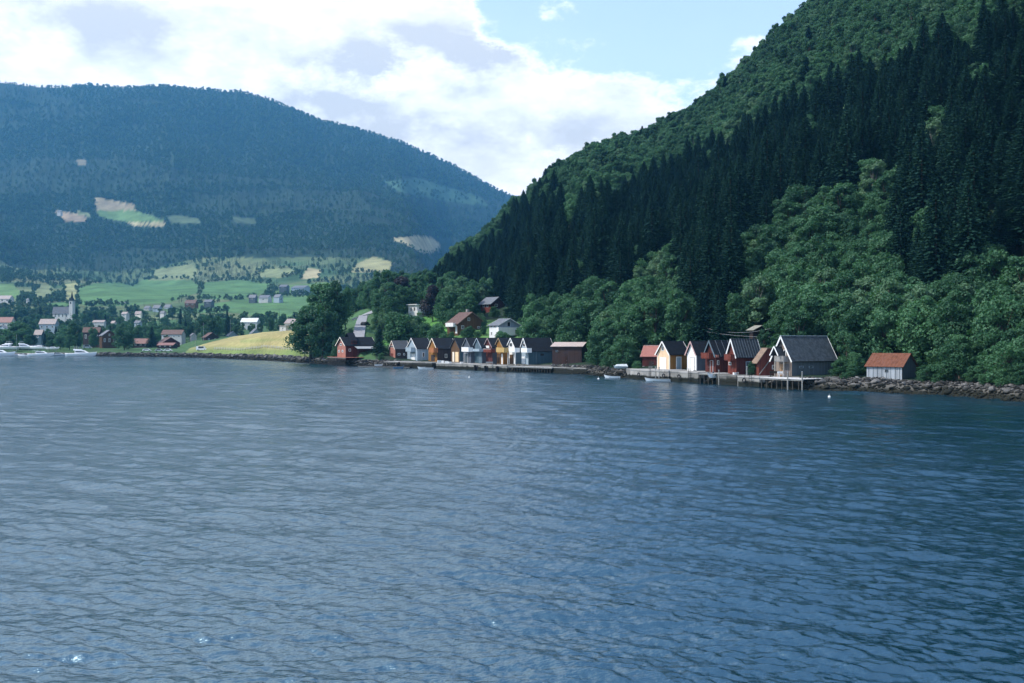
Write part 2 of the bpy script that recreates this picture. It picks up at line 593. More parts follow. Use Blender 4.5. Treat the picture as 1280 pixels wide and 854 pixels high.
# grid: fine columns inside the view, coarse outside
ang = np.concatenate([np.radians(np.linspace(-100, -34, 50)), np.arctan((np.arange(-200, 1480, 2.6) - 640) / F), np.radians(np.linspace(34.3, 135, 90))])
ang.sort()
t_ = np.linspace(0, 1, 520)
R0 = np.interp(ang, CA, CR[:, 0]) - 2
rad = np.zeros((len(t_), len(ang)))
for i_, a_ in enumerate(ang):
    s_ = R0[i_]
    # dense at the shore, then geometric growth to the far ridge
    near_ = s_ + np.concatenate([np.linspace(0, 60, 70), 60 + np.linspace(1.2, 90, 40)])
    far_ = np.geomspace(near_[-1] * 1.006, 5650, len(t_) - len(near_))
    rad[:, i_] = np.concatenate([near_, far_])
AA = np.broadcast_to(ang, rad.shape)
gx = rad * np.sin(AA); gy = rad * np.cos(AA)
gz = ground(gx.ravel(), gy.ravel()).reshape(gx.shape)
nr, nc = rad.shape
V = np.stack([gx, gy, gz], -1).reshape(-1, 3)
ii, jj = np.meshgrid(np.arange(nr - 1), np.arange(nc - 1), indexing='ij')
v0 = ii * nc + jj
Fq = np.stack([v0, v0 + nc, v0 + nc + 1, v0 + 1], -1).reshape(-1, 4)
# where is it forest floor, meadow, scrub or bare bank
ppx, ppy = proj(V[:, 0], V[:, 1], V[:, 2])
infr = V[:, 1] > 30
inl = np.hypot(V[:, 0], V[:, 1]) - shore_r(np.arctan2(V[:, 0], V[:, 1]))
colr = np.tile(np.array([0.022, 0.040, 0.024]), (len(V), 1))
isl = (V[:, 1] > 40) & (ppx < 470) & (np.hypot(V[:, 0], V[:, 1]) < 1500)
colr[isl] = (0.055, 0.11, 0.045)
isl = (V[:, 1] > 1100) & (V[:, 1] < 2400) & (ppx < 480) & (ppy > 322)
vv = np.clip(fbm(V[:, 0], V[:, 1], 120, 3) * 2 + .5, 0, 1)[:, None]
colr = np.where(isl[:, None], np.array([.05, .10, .045]) * (1 - vv) + np.array([.15, .17, .085]) * vv, colr)
for poly, y0, y1, c in fields:
    s_ = infr & inpoly(ppx, ppy, poly) & (V[:, 1] > y0) & (V[:, 1] < y1)
    colr[s_] = c
# straw meadow: greener along its foot and in a band
s_ = infr & inpoly(ppx, ppy, fields[22][0]) & (V[:, 1] < 620) & (V[:, 1] > 340)
gb = np.clip((ppy - 431) / 8, 0, 1) * 0.8 + 0.45 * np.clip(1 - np.abs(ppy - (430 - (ppx - 240) * 0.05)) / 4, 0, 1) * (ppx > 300)
gb = np.clip(gb + fbm(V[:, 0], V[:, 1], 25, 3) * 0.5, 0, 1)[:, None]
colr = np.where(s_[:, None], colr * (1 - gb) + np.array([0.12, 0.19, 0.06]) * gb, colr)
bank = (inl < 7) & (V[:, 1] > -300)
colr[bank] = (0.10, 0.095, 0.085)
wet = (inl < 1.5)
colr[wet] = (0.018, 0.019, 0.014)
tm = mesh_np('ground', V, Fq, smooth=True)
ca = tm.color_attributes.new('zone', 'FLOAT_COLOR', 'POINT')
ca.data.foreach_set('color', np.concatenate([colr, np.ones((len(V), 1))], 1).astype(np.float32).ravel())
m, T = material('ground')
at = T.n('ShaderNodeAttribute', attribute_name='zone')
geo = T.n('ShaderNodeNewGeometry')
n1_ = T.noise(geo.outputs['Position'], 0.02, 6, 0.6)
n2_ = T.noise(geo.outputs['Position'], 0.6, 4, 0.6)
k_ = T.m('ADD', T.m('MULTIPLY', n1_, 0.9), T.m('MULTIPLY', n2_, 0.5))
sc_ = T.m('ADD', T.m('MULTIPLY', T.smooth(k_, 0.45, 0.95), 0.75), 0.62)
vm = T.n('ShaderNodeVectorMath', operation='SCALE')
T.l(at.outputs['Color'], vm.inputs[0]); T.l(sc_, vm.inputs['Scale'])
finish(T, bsdf(T, vm.outputs[0], 0.95, 0.1, bump(T, n2_, 0.6, 0.4)))
tm.materials.append(m)
tag(add_obj('ground', tm), kind='structure')

# ------------------------------------------------------------------ water: one sheet, real swell near by, ripples in the relief of the material
def wave_mesh():
    angs = np.concatenate([np.radians(np.linspace(-178, -36, 60)), np.radians(np.linspace(-34, 34, 820)), np.radians(np.linspace(36, 178, 60))])
    rr = np.concatenate([np.geomspace(3, 17, 12)[:-1], np.geomspace(17, 420, 960), np.geomspace(430, 5750, 30)])
    A, R = np.meshgrid(angs, rr)
    x = R * np.sin(A); y = R * np.cos(A)
    z = np.zeros_like(x)
    rg = np.random.default_rng(5)
    main = math.radians(205)   # direction the small waves travel
    step_r = np.gradient(rr)[:, None]
    for i in range(96):
        lam = 0.22 * (1.5 / 0.22) ** rg.random()
        th = main + rg.normal(0, 0.42)
        amp = 0.0050 * lam ** 0.52
        if i >= 80:
            lam = 2.2 * 3.0 ** rg.random(); amp = 0.0058 * lam ** 0.7
        k = 2 * math.pi / lam
        ph = rg.random() * 6.283
        fade = np.clip((lam / np.maximum(step_r, 0.01) - 2.2) / 1.5, 0, 1)
        arg = k * (x * math.sin(th) + y * math.cos(th)) + ph
        # wave groups
        g = 0.75 + 0.5 * vnoise(x / (lam * 7) + i * 3.1, y / (lam * 7) + i * 1.7)
        z += amp * g * fade * (np.sin(arg) + 0.22 * np.cos(2 * arg))
    n_r, n_a = x.shape
    Vw = np.stack([x, y, z], -1).reshape(-1, 3)
    a_, b_ = np.meshgrid(np.arange(n_r - 1), np.arange(n_a - 1), indexing='ij')
    v = a_ * n_a + b_
    Fw = np.stack([v, v + 1, v + n_a + 1, v + n_a], -1).reshape(-1, 4)
    # close the seam behind the camera and the disc under it
    v = np.arange(n_r - 1) * n_a
    Fs = np.stack([v + n_a - 1, v, v + n_a, v + 2 * n_a - 1], -1)
    Vw = np.concatenate([Vw, [[0, 0, 0]]])
    c = len(Vw) - 1
    j = np.arange(0, n_a - 1)
    Fc = np.stack([j + 1, j, np.full_like(j, c), np.full_like(j, c)], -1)
    faces = np.concatenate([Fw, Fs])
    me = mesh_np('water', Vw, faces, smooth=True)
    return me


wm = wave_mesh()
m, T = material('water')
geo = T.n('ShaderNodeNewGeometry')
mp = T.n('ShaderNodeMapping')
T.l(geo.outputs['Position'], mp.inputs[0])
mp.inputs['Rotation'].default_value = (0, 0, math.radians(-18))
mp.inputs['Scale'].default_value = (0.62, 1.0, 1.0)
wa = T.noise(mp.outputs[0], 1.8, 5, 0.65)
wb = T.noise(mp.outputs[0], 4.2, 3, 0.6)
wc = T.noise(mp.outputs[0], 0.33, 2, 0.5)
patch = T.noise(geo.outputs['Position'], 0.018, 3, 0.5)
amp = T.m('ADD', T.m('MULTIPLY', T.smooth(patch, 0.35, 0.65), 0.5), 0.65)
hgt = T.m('ADD', T.m('ADD', T.m('MULTIPLY', wa, 0.75), T.m('MULTIPLY', wb, 0.28)), T.m('MULTIPLY', wc, 0.15))
hgt = T.m('MULTIPLY', hgt, amp)
bp = T.n('ShaderNodeBump')
bp.inputs['Strength'].default_value = 1.0
bp.inputs['Distance'].default_value = 0.16
T.l(hgt, bp.inputs['Height'])
pb = T.n('ShaderNodeBsdfPrincipled')
pb.inputs['Base Color'].default_value = (0.0008, 0.020, 0.034, 1)
pb.inputs['Roughness'].default_value = 0.15
pb.inputs['IOR'].default_value = 2.3
pb.inputs['Specular Tint'].default_value = (0.60, 0.87, 1.0, 1)
pb.inputs['Specular IOR Level'].default_value = 0.7
T.l(bp.outputs[0], pb.inputs['Normal'])
finish(T, pb.outputs[0])
wm.materials.append(m)
tag(add_obj('water', wm), kind='structure')

# ------------------------------------------------------------------ air
hz = 5850.0
vb = [(-hz, -hz, -7), (hz, -hz, -7), (hz, hz, -7), (-hz, hz, -7), (-hz, -hz, 1500), (hz, -hz, 1500), (hz, hz, 1500), (-hz, hz, 1500)]
fb = [(0, 3, 2, 1), (4, 5, 6, 7), (0, 1, 5, 4), (1, 2, 6, 5), (2, 3, 7, 6), (3, 0, 4, 7)]
m, T = material('haze')
pv = T.n('ShaderNodeVolumePrincipled')
pv.inputs['Color'].default_value = (0.13, 0.44, 0.82, 1)
pv.inputs['Density'].default_value = 0.000102
pv.inputs['Anisotropy'].default_value = 0.2
o_ = T.n('ShaderNodeOutputMaterial')
T.l(pv.outputs[0], o_.inputs['Volume'])
hm = mesh_np('haze', vb, fb, [m])
tag(add_obj('haze', hm), kind='stuff')

# ------------------------------------------------------------------ building kit
footprints = []     # (x, y, radius) kept free of trees
viewboxes = []      # (px0, py0, px1, py1, depth) parts of buildings that trees must not cover


class MB:
    """collects boxes, prisms and bars of ONE piece"""
    def __init__(s):
        s.v = []; s.f = []; s.mi = []

    def box(s, a, b, mi=0):
        (x0, y0, z0), (x1, y1, z1) = a, b
        x0, x1 = min(x0, x1), max(x0, x1); y0, y1 = min(y0, y1), max(y0, y1); z0, z1 = min(z0, z1), max(z0, z1)
        n = len(s.v)
        s.v += [(x0, y0, z0), (x1, y0, z0), (x1, y1, z0), (x0, y1, z0), (x0, y0, z1), (x1, y0, z1), (x1, y1, z1), (x0, y1, z1)]
        s.f += [tuple(n + i for i in q) for q in ((0, 3, 2, 1), (4, 5, 6, 7), (0, 1, 5, 4), (1, 2, 6, 5), (2, 3, 7, 6), (3, 0, 4, 7))]
        s.mi += [mi] * 6
        return s

    def quadslab(s, p, thick, mi=0):
        """four corners (counter-clockwise seen from outside) given thickness inwards"""
        p = [Vector(q) for q in p]
        nrm = (p[1] - p[0]).cross(p[3] - p[0]).normalized() * thick
        n = len(s.v)
        s.v += [tuple(q) for q in p] + [tuple(q - nrm) for q in p]
        s.f += [(n, n + 1, n + 2, n + 3), (n + 7, n + 6, n + 5, n + 4)]
        for i in range(4):
            j = (i + 1) % 4
            s.f.append((n + i, n + 4 + i, n + 4 + j, n + j))
        s.mi += [mi] * 6
        return s

    def bar(s, a, b, w=0.1, h=None, mi=0):
        a = Vector(a); b = Vector(b); h = h or w
        d = (b - a).normalized()
        up = Vector((0, 0, 1)) if abs(d.z) < 0.95 else Vector((1, 0, 0))
        sx = d.cross(up).normalized() * w / 2
        sz = sx.cross(d).normalized() * h / 2
        n = len(s.v)
        for q in (a, b):
            s.v += [tuple(q - sx - sz), tuple(q + sx - sz), tuple(q + sx + sz), tuple(q - sx + sz)]
        s.f += [tuple(n + i for i in q) for q in ((0, 1, 2, 3), (7, 6, 5, 4), (0, 4, 5, 1), (1, 5, 6, 2), (2, 6, 7, 3), (3, 7, 4, 0))]
        s.mi += [mi] * 6
        return s

    def cyl(s, a, b, r0, r1=None, n=8, mi=0):
        a = Vector(a); b = Vector(b); r1 = r0 if r1 is None else r1
        d = (b - a).normalized()
        up = Vector((0, 0, 1)) if abs(d.z) < 0.95 else Vector((1, 0, 0))
        sx = d.cross(up).normalized(); sy = sx.cross(d)
        m0 = len(s.v)
        for q, r in ((a, r0), (b, r1)):
            for k in range(n):
                t = 2 * math.pi * k / n
                s.v.append(tuple(q + sx * (r * math.cos(t)) + sy * (r * math.sin(t))))
        for k in range(n):
            j = (k + 1) % n
            s.f.append((m0 + k, m0 + j, m0 + n + j, m0 + n + k)); s.mi.append(mi)
        s.f.append(tuple(m0 + k for k in reversed(range(n)))); s.mi.append(mi)
        s.f.append(tuple(m0 + n + k for k in range(n))); s.mi.append(mi)
        return s

    def poly(s, pts, mi=0):
        n = len(s.v)
        s.v += [tuple(p) for p in pts]
        s.f.append(tuple(range(n, n + len(pts)))); s.mi.append(mi)
        return s

    def prism(s, pts, off, mi=0):
        """polygon extruded by the vector off"""
        n = len(s.v); k = len(pts); off = Vector(off)
        s.v += [tuple(Vector(p)) for p in pts] + [tuple(Vector(p) + off) for p in pts]
        s.f.append(tuple(reversed(range(n, n + k)))); s.f.append(tuple(range(n + k, n + 2 * k)))
        for i in range(k):
            j = (i + 1) % k
            s.f.append((n + i, n + j, n + k + j, n + k + i))
        s.mi += [mi] * (k + 2)
        return s

    def build(s, name, mats, parent=None, smooth=False, loc=None, rz=None, kind=None):
        if not isinstance(mats, (list, tuple)): mats = [mats]
        me = mesh_np(name, s.v, s.f, mats, smooth, s.mi)
        import bmesh
        bm = bmesh.new(); bm.from_mesh(me)
        bmesh.ops.recalc_face_normals(bm, faces=bm.faces)
        bm.to_mesh(me); bm.free()
        o = add_obj(name, me, parent, loc, rz)
        if kind: o['kind'] = kind
        return o


def empty(name, loc, rz=0, label=None, cat=None, group=None):
    o = bpy.data.objects.new(name, None)
    o.empty_display_size = 0.5
    COL.objects.link(o)
    o.location = loc; o.rotation_euler = (0, 0, rz)
    return tag(o, label, cat, group)


M_GLASS = plain('window_glass', (0.02, 0.028, 0.034), 0.08, 0.8, 0.1)
M_WHITE = plain('white_paint', (0.78, 0.77, 0.75), 0.5, 0.3, 0.08)
M_CONC = plain('weathered_concrete', (0.34, 0.33, 0.31), 0.9, 0.1, 0.45, 1.3)
M_DARKWOOD = boards('tarred_timber', (0.035, 0.032, 0.03), 0.2)
M_DECK = boards('bleached_deck_boards', (0.42, 0.41, 0.39), 0.14, 0.25)
M_PILE = plain('wet_piling', (0.07, 0.065, 0.055), 0.85, 0.2, 0.5, 4)
M_GREYPOST = plain('grey_post', (0.30, 0.29, 0.27), 0.85, 0.2, 0.4, 4)
M_METAL = plain('galvanised_metal', (0.42, 0.44, 0.46), 0.45, 0.5, 0.2, 5, 0.6)


class House:
    """A building fixed by where its near corner, its two visible ends, its eaves and its ridge stand in the photo.
    Local frame: x across the left-hand face (corner at +W/2), y inwards from it, z up. ridge 'y': the left face is the
    gable; ridge 'x': the right face is the gable."""
    def __init__(s, name, label, cat, cx, by, Yd, xl, xr, ev, ap, G, ridge='y', group=None, sink=1.5, over=0.35, excl=True):
        G = Vector((G[0], G[1], 0)).normalized()
        ey = -G
        ex = Vector((ey.y, -ey.x, 0))           # to the viewer's right along the left face
        C = P(cx, by, Yd)

        def hit(d, px):
            k = (px - 640) / F
            # (Cx + t dx) = k (Cy + t dy)
            return (k * C.y - C.x) / (d.x - k * d.y)
        W = abs(hit(-ex, xl)); L = abs(hit(ey, xr))
        s.W, s.L, s.ridge = W, L, ridge
        s.org = C - ex * (W / 2)
        s.ex, s.ey, s.C = ex, ey, C
        s.z0 = C.z
        s.he = zz(ev, Yd) - C.z
        mid = C - ex * (W / 2) if ridge == 'y' else C + ey * (L / 2)
        s.ha = zz(ap, mid.y) - C.z
        rz = math.atan2(ex.y, ex.x)
        s.root = empty(name, s.org, rz, label, cat, group)
        s.over = over
        s.sink = sink
        if excl:
            for fx in np.linspace(-0.5, 0.5, 3):
                for fy in np.linspace(0.0, 1, 4):
                    q = s.org + ex * (W * fx) + ey * (L * fy)
                    footprints.append((q.x, q.y, 2.6))
            viewboxes.append((xl - 1, ap, xr + 1, by, Yd))

    def w2l(s, p):
        d = Vector(p) - s.org
        return Vector((d.dot(s.ex), d.dot(s.ey), d.z))

    def on(s, face, px, py, off=0.0):
        """photo pixel -> local point on the left ('F') or right ('R') face pushed out by off"""
        k = (px - 640) / F
        if face == 'F':
            C = s.C - s.ey * off; d = -s.ex
        else:
            C = s.C + s.ex * off; d = s.ey
        t = (k * C.y - C.x) / (d.x - k * d.y)
        q = C + d * t
        q = Vector((q.x, q.y, zz(py, q.y)))
        return s.w2l(q)

    def walls(s, mF, mR=None, mBack=None):
        W, L, he, ha = s.W / 2, s.L, s.he, s.ha
        b = -s.sink
        mb = MB()
        if s.ridge == 'y':
            mb.poly([(-W, 0, b), (W, 0, b), (W, 0, he), (0, 0, ha - .06), (-W, 0, he)], 0)
            mb.poly([(W, L, b), (-W, L, b), (-W, L, he), (0, L, ha - .06), (W, L, he)], 1)
            mb.poly([(W, 0, b), (W, L, b), (W, L, he), (W, 0, he)], 1)
            mb.poly([(-W, L, b), (-W, 0, b), (-W, 0, he), (-W, L, he)], 1)
        elif s.ridge == 'x':
            mb.poly([(-W, 0, b), (W, 0, b), (W, 0, he), (-W, 0, he)], 0)
            mb.poly([(W, L, b), (-W, L, b), (-W, L, he), (W, L, he)], 0)
            mb.poly([(W, 0, b), (W, L, b), (W, L, he), (W, L / 2, ha - .06), (W, 0, he)], 1)
            mb.poly([(-W, L, b), (-W, 0, b), (-W, 0, he), (-W, L / 2, ha - .06), (-W, L, he)], 1)
        else:
            mb.box((-W, 0, b), (W, L, he))
            mb.mi = [0, 0, 0, 1, 0, 0]
        o = mb.build('wall', [mF, mR or mF], s.root)
        return o

    def roof(s, m, barge=None, thick=0.14, ridgecap=None, ribs=None):
        W, L, he, ha, ov = s.W / 2, s.L, s.he, s.ha, s.over
        if s.ridge == 'y':
            sl = (ha - he) / W
            ze = he - sl * ov
            A = [(W + ov, -ov, ze), (W + ov, L + ov, ze), (0, L + ov, ha), (0, -ov, ha)]
            B = [(-W - ov, L + ov, ze), (-W - ov, -ov, ze), (0, -ov, ha), (0, L + ov, ha)]
        elif s.ridge == 'x':
            sl = (ha - he) / (L / 2)
            ze = he - sl * ov
            A = [(-W - ov, -ov, ze), (W + ov, -ov, ze), (W + ov, L / 2, ha), (-W - ov, L / 2, ha)]
            B = [(W + ov, L + ov, ze), (-W - ov, L + ov, ze), (-W - ov, L / 2, ha), (W + ov, L / 2, ha)]
        else:
            mb = MB().box((-W - ov, -ov, he), (W + ov, L + ov, he + 0.3))
            s.roof_o = mb.build('roof', m, s.root)
            return s.roof_o
        mb = MB()
        up = Vector((0, 0, thick * 1.1))
        for q in (A, B):
            mb.quadslab([Vector(v) + up for v in q], thick)
        o = mb.build('roof', m, s.root)
        s.roof_o = o
        if ridgecap:
            mc = MB()
            if s.ridge == 'y': mc.bar((0, -ov - .02, ha + thick * 1.25), (0, L + ov + .02, ha + thick * 1.25), 0.28, 0.1)
            else: mc.bar((-W - ov - .02, L / 2, ha + thick * 1.25), (W + ov + .02, L / 2, ha + thick * 1.25), 0.28, 0.1)
            mc.build('ridge_cap', ridgecap, o)
        if ribs:
            # raised seams running down the visible slope
            mt, step = ribs
            q0, q1, q2, q3 = [Vector(v) + Vector((0, 0, thick * 1.25)) for v in A]
            n = max(2, int((q1 - q0).length / step))
            mm = MB()
            for i in range(n + 1):
                t = i / n
                mm.bar(q0.lerp(q1, t), q3.lerp(q2, t), 0.09, 0.09)
            so_ = mm.build('roof_seam', mt, o)
            so_['kind'] = 'stuff'
        if barge:
            d = 0.26
            if s.ridge == 'y':
                for sgn in (-1, 1):
                    for yy, nm in ((-ov - .03, 'bargeboard'), (L + ov + .03, 'bargeboard')):
                        MB().bar((sgn * (W + ov), yy, ze + 0.02), (0, yy, ha + 0.02), 0.05, d).build(nm, barge, s.root)
            else:
                for sgn in (-1, 1):
                    for yq in (-ov, L + ov):
                        MB().bar((sgn * (W + ov + .03), yq, ze + 0.02), (sgn * (W + ov + .03), L / 2, ha + 0.02), 0.05, d).build('bargeboard', barge, s.root)
        return o

    def panel(s, face, x0, y0, x1, y1, d=0.05, off=0.0):
        """a box standing proud of a face, between two photo pixels (upper left, lower right)"""
        a = s.on(face, x0, y0, off); b = s.on(face, x1, y1, off)
        if face == 'F':
            return (min(a.x, b.x), -off - d, min(a.z, b.z)), (max(a.x, b.x), -off, max(a.z, b.z))
        W = s.W / 2
        return (W + off, min(a.y, b.y), min(a.z, b.z)), (W + off + d, max(a.y, b.y), max(a.z, b.z))

    def _grow(s, a, b, face, g, d):
        a = list(a); b = list(b)
        k = 0 if face == 'F' else 1
        a[k] -= g; b[k] += g; a[2] -= g; b[2] += g
        if face == 'F': a[1] = b[1] - d
        else: b[0] = a[0] + d
        return tuple(a), tuple(b)

    def window(s, face, x0, y0, x1, y1, frame=M_WHITE, glass=None, g=0.10, muntin=True):
        a, b = s.panel(face, x0, y0, x1, y1, 0.05)
        # frame of four bars, pane set back inside it
        k = 0 if face == 'F' else 1
        A, B = s._grow(a, b, face, 0.0, 0.07)
        f = MB()
        w = min(g, (B[k] - A[k]) * 0.25)
        def bx(u0, z0, u1, z1, dd=0.07):
            p = [0, 0, 0]; q = [0, 0, 0]
            p[k], q[k] = u0, u1; p[2], q[2] = z0, z1
            if face == 'F': p[1], q[1] = -dd, 0.0
            else: p[0], q[0] = s.W / 2, s.W / 2 + dd
            f.box(tuple(p), tuple(q))
        bx(A[k], A[2], A[k] + w, B[2]); bx(B[k] - w, A[2], B[k], B[2])
        bx(A[k] + w, A[2], B[k] - w, A[2] + w); bx(A[k] + w, B[2] - w, B[k] - w, B[2])
        if muntin and B[k] - A[k] > 0.7:
            c = (A[k] + B[k]) / 2
            bx(c - w * .3, A[2] + w, c + w * .3, B[2] - w, 0.055)
        wf = f.build('window', frame, s.root)
        p = MB()
        P0 = [0, 0, A[2] + w * .5]; P1 = [0, 0, B[2] - w * .5]
        P0[k], P1[k] = A[k] + w * .5, B[k] - w * .5
        if face == 'F': P0[1], P1[1] = -0.03, 0.01
        else: P0[0], P1[0] = s.W / 2 - .01, s.W / 2 + .03
        p.box(tuple(P0), tuple(P1)).build('pane', glass or M_GLASS, wf)
        return wf

    def door(s, face, x0, y0, x1, y1, m, frame=None, g=0.1, handle=True, name='door'):
        a, b = s.panel(face, x0, y0, x1, y1, 0.06)
        o = MB().box(a, b).build(name, m, s.root)
        k = 0 if face == 'F' else 1
        if frame:
            f = MB()
            for (u0, z0, u1, z1) in ((a[k] - g, a[2], a[k], b[2] + g), (b[k], a[2], b[k] + g, b[2] + g), (a[k], b[2], b[k], b[2] + g)):
                p = [0, 0, z0]; q = [0, 0, z1]; p[k], q[k] = u0, u1
                if face == 'F': p[1], q[1] = -0.09, 0
                else: p[0], q[0] = s.W / 2, s.W / 2 + 0.09
                f.box(tuple(p), tuple(q))
            f.build('door_frame', frame, o)
        if handle:
            zc = a[2] + 1.0
            if face == 'F': h = MB().box((b[0] - .16, a[1] - .07, zc), (b[0] - .06, a[1], zc + .05))
            else: h = MB().box((b[0], b[1] - .16, zc), (b[0] + .07, b[1] - .06, zc + .05))
            h.build('handle', M_METAL, o)
        return o

    def trim(s, m, w=0.16):
        """corner boards at the near corner and the left-hand one"""
        W = s.W / 2
        MB().box((W - w, -0.04, 0), (W + 0.04, 0, s.he - .05)).box((W, 0, 0), (W + .04, w, s.he - .05)).build('corner_board', m, s.root)
        MB().box((-W - .04, -0.04, 0), (-W + w, 0, s.he - .05)).build('corner_board', m, s.root)

    def balcony(s, face, x0, y0, x1, y1, m, depth=1.3, post=None, floor=True, rail=None, ybase=None):
        """panelled balcony in front of a face: parapet between the given pixels"""
        a = s.on(face, x0, y0, depth); b = s.on(face, x1, y1, depth)
        z0, z1 = min(a.z, b.z), max(a.z, b.z)
        if face == 'F':
            u0, u1 = min(a.x, b.x), max(a.x, b.x)
            root = MB().box((u0, -depth, z0), (u1, 0, z0 + 0.12)).build('balcony', m, s.root)
            pr = [((u0, -depth - .05, z0 + .12), (u1, -depth, z1)), ((u0, -depth, z0 + .12), (u0 + .05, 0, z1)), ((u1 - .05, -depth, z0 + .12), (u1, 0, z1))]
        else:
            u0, u1 = min(a.y, b.y), max(a.y, b.y); W = s.W / 2
            root = MB().box((W, u0, z0), (W + depth, u1, z0 + 0.12)).build('balcony', m, s.root)
            pr = [((W + depth, u0, z0 + .12), (W + depth + .05, u1, z1)), ((W, u0, z0 + .12), (W + depth, u0 + .05, z1)), ((W, u1 - .05, z0 + .12), (W + depth, u1, z1))]
        for k, (p, q) in enumerate(pr):
            MB().box(p, q).build('parapet', m, root)
        if face == 'F':
            MB().box((u0 - .03, -depth - .08, z1), (u1 + .03, -depth + .02, z1 + .06)).build('handrail', rail or m, root)
            if post:
                for u in (u0 + .08, u1 - .08):
                    MB().box((u - .07, -depth + .02, -0.05), (u + .07, -depth + .16, z0)).build('post', post, root)
        return root


RED = boards('barn_red_boards', (0.155, 0.040, 0.027))
DKRED = boards('dark_red_boards', (0.085, 0.024, 0.020))
SALMON = boards('faded_salmon_boards', (0.36, 0.155, 0.115))
WHITEB = boards('white_boards', (0.80, 0.77, 0.73), var=0.06)
PEACH = boards('peach_boards', (0.74, 0.52, 0.34), var=0.10)
OCHRE = boards('ochre_boards', (0.26, 0.125, 0.030))
YELLOW = boards('mustard_boards', (0.46, 0.31, 0.12), var=0.15)
CREAM = plain('cream_paint', (0.82, 0.74, 0.62), 0.5, 0.3, 0.05)
BROWN = boards('brown_boards', (0.11, 0.062, 0.032))
DKBROWN = boards('dark_brown_boards', (0.050, 0.036, 0.032))
SLATEB = boards('slate_blue_boards', (0.10, 0.145, 0.175), var=0.2)
PALEBLUE = boards('pale_grey_blue_boards', (0.30, 0.37, 0.42), var=0.15)
GREYB = boards('grey_boards', (0.085, 0.105, 0.118), var=0.25)
def quaymat(name, col):
    m, T = material(name)
    geo = T.n('ShaderNodeNewGeometry'); s_ = T.n('ShaderNodeSeparateXYZ'); T.l(geo.outputs['Position'], s_.inputs[0])
    oi = T.n('ShaderNodeObjectInfo')
    n_ = T.noise(geo.outputs['Position'], 1.1, 6, .65); n0_ = T.noise(geo.outputs['Position'], .7, 4, .6)
    t_ = T.m('ADD', T.m('MULTIPLY', oi.outputs['Random'], .5), T.m('MULTIPLY', n_, .8))
    c = T.mix(T.smooth(t_, .25, .95), tuple(v * .5 for v in col), col)
    weed = T.smooth(T.m('ADD', s_.outputs[2], T.m('MULTIPLY', n0_, 1.0)), 1.55, 1.2)
    c = T.mix(weed, c, (0.017, 0.019, 0.014))
    finish(T, bsdf(T, c, .9, .15, bump(T, n_, .6, .06)))
    return m


BLUEG = boards('blue_green_boards', (0.055, 0.10, 0.125), var=0.15)
NAVY = boards('dark_grey_boards', (0.085, 0.10, 0.125), var=0.15)
TANB = boards('tan_boards', (0.45, 0.27, 0.15), var=0.2)
RF_DARK = roofmat('charcoal_roof', (0.014, 0.017, 0.022), 0.3, 1, rough=.85, spec=.12)
RF_DARKX = roofmat('charcoal_roof_across', (0.027, 0.031, 0.038), 0.3, 0)
RF_SLATE = roofmat('slate_grey_roof', (0.030, 0.039, 0.047), 0.3, 1, var=.5, spec=0.25, rough=0.75)
RF_RED = roofmat('clay_red_roof', (0.34, 0.13, 0.10), 0.3, 0, 0.15)
RF_RUST = roofmat('rusty_sheet_roof', (0.175, 0.070, 0.042), 0.5, 0, 0.4, 0.85, 0.15, rust=(0.11, 0.055, 0.04))
RF_PALE = roofmat('pale_sheet_roof', (0.48, 0.38, 0.34), 0.5, 0, 0.2, 0.6, 0.3)
RF_BROWN = roofmat('brown_tile_roof', (0.11, 0.055, 0.042), 0.3, 0)
RF_GREY = roofmat('grey_tile_roof', (0.13, 0.14, 0.16), 0.3, 0)
RF_TAN = roofmat('weathered_tan_roof', (0.23, 0.155, 0.105), 0.3, 0)

GM = (-0.93, -0.37)
GR = (-0.86, -0.51)
RIBDARK = plain('seam_grey', (0.10, 0.12, 0.14), 0.5, 0.4)

# ------------------------------------------------------------------ right-hand boathouses
# small red shed with a clay red roof
h = House('boathouse', 'small dark red shed with a salmon-red roof, left of the peach-gabled boathouse', 'boathouse', 820.5, 460.8, 208, 802.8, 828, 445.4, 433, (-0.35, -0.94), 'x')
h.walls(DKRED); h.roof(RF_RED, barge=plain('pale_red_trim', (0.6, 0.32, 0.27)), ridgecap=plain('pink_cap', (0.65, 0.45, 0.40)))
h.door('F', 811, 451.5, 817, 460.6, DKBROWN)
MB().box((-h.W/2 + .2, -0.9, 0), (-h.W/2 + .6, -.3, 0.5)).build('step', M_CONC, h.root)
# bench in front of it
# peach gable
h = House('boathouse', 'boathouse with a peach gable, bright white door and ochre long wall under a black roof', 'boathouse', 836.8, 462.4, 196, 821.6, 859.5, 441.8, 427.3, GR)
h.walls(PEACH, OCHRE); h.roof(RF_DARK, barge=WHITEB)
h.door('F', 825.2, 447.0, 832.6, 461.6, M_WHITE, frame=CREAM)
h.window('F', 827.0, 432.5, 830.2, 438.5, frame=M_WHITE, g=.08)
h.door('R', 845.6, 446.8, 850.8, 463.0, PALEBLUE, frame=M_WHITE, g=0.12)
h.trim(CREAM, 0.14)
# white gable
h = House('boathouse', 'boathouse with a narrow white gable, white door and dark grey long wall', 'boathouse', 870.3, 464.8, 187, 859.2, 895, 441.5, 427.3, GM)
h.walls(WHITEB, NAVY); h.roof(RF_DARK, barge=plain('faded_pink_trim', (0.55, 0.36, 0.34)))
h.door('F', 863.0, 447.3, 868.4, 465.0, M_WHITE, frame=plain('mid_grey_trim', (0.35, 0.33, 0.34)), g=.08)  # white door in a mid-grey frame
h.trim(M_WHITE, 0.12)
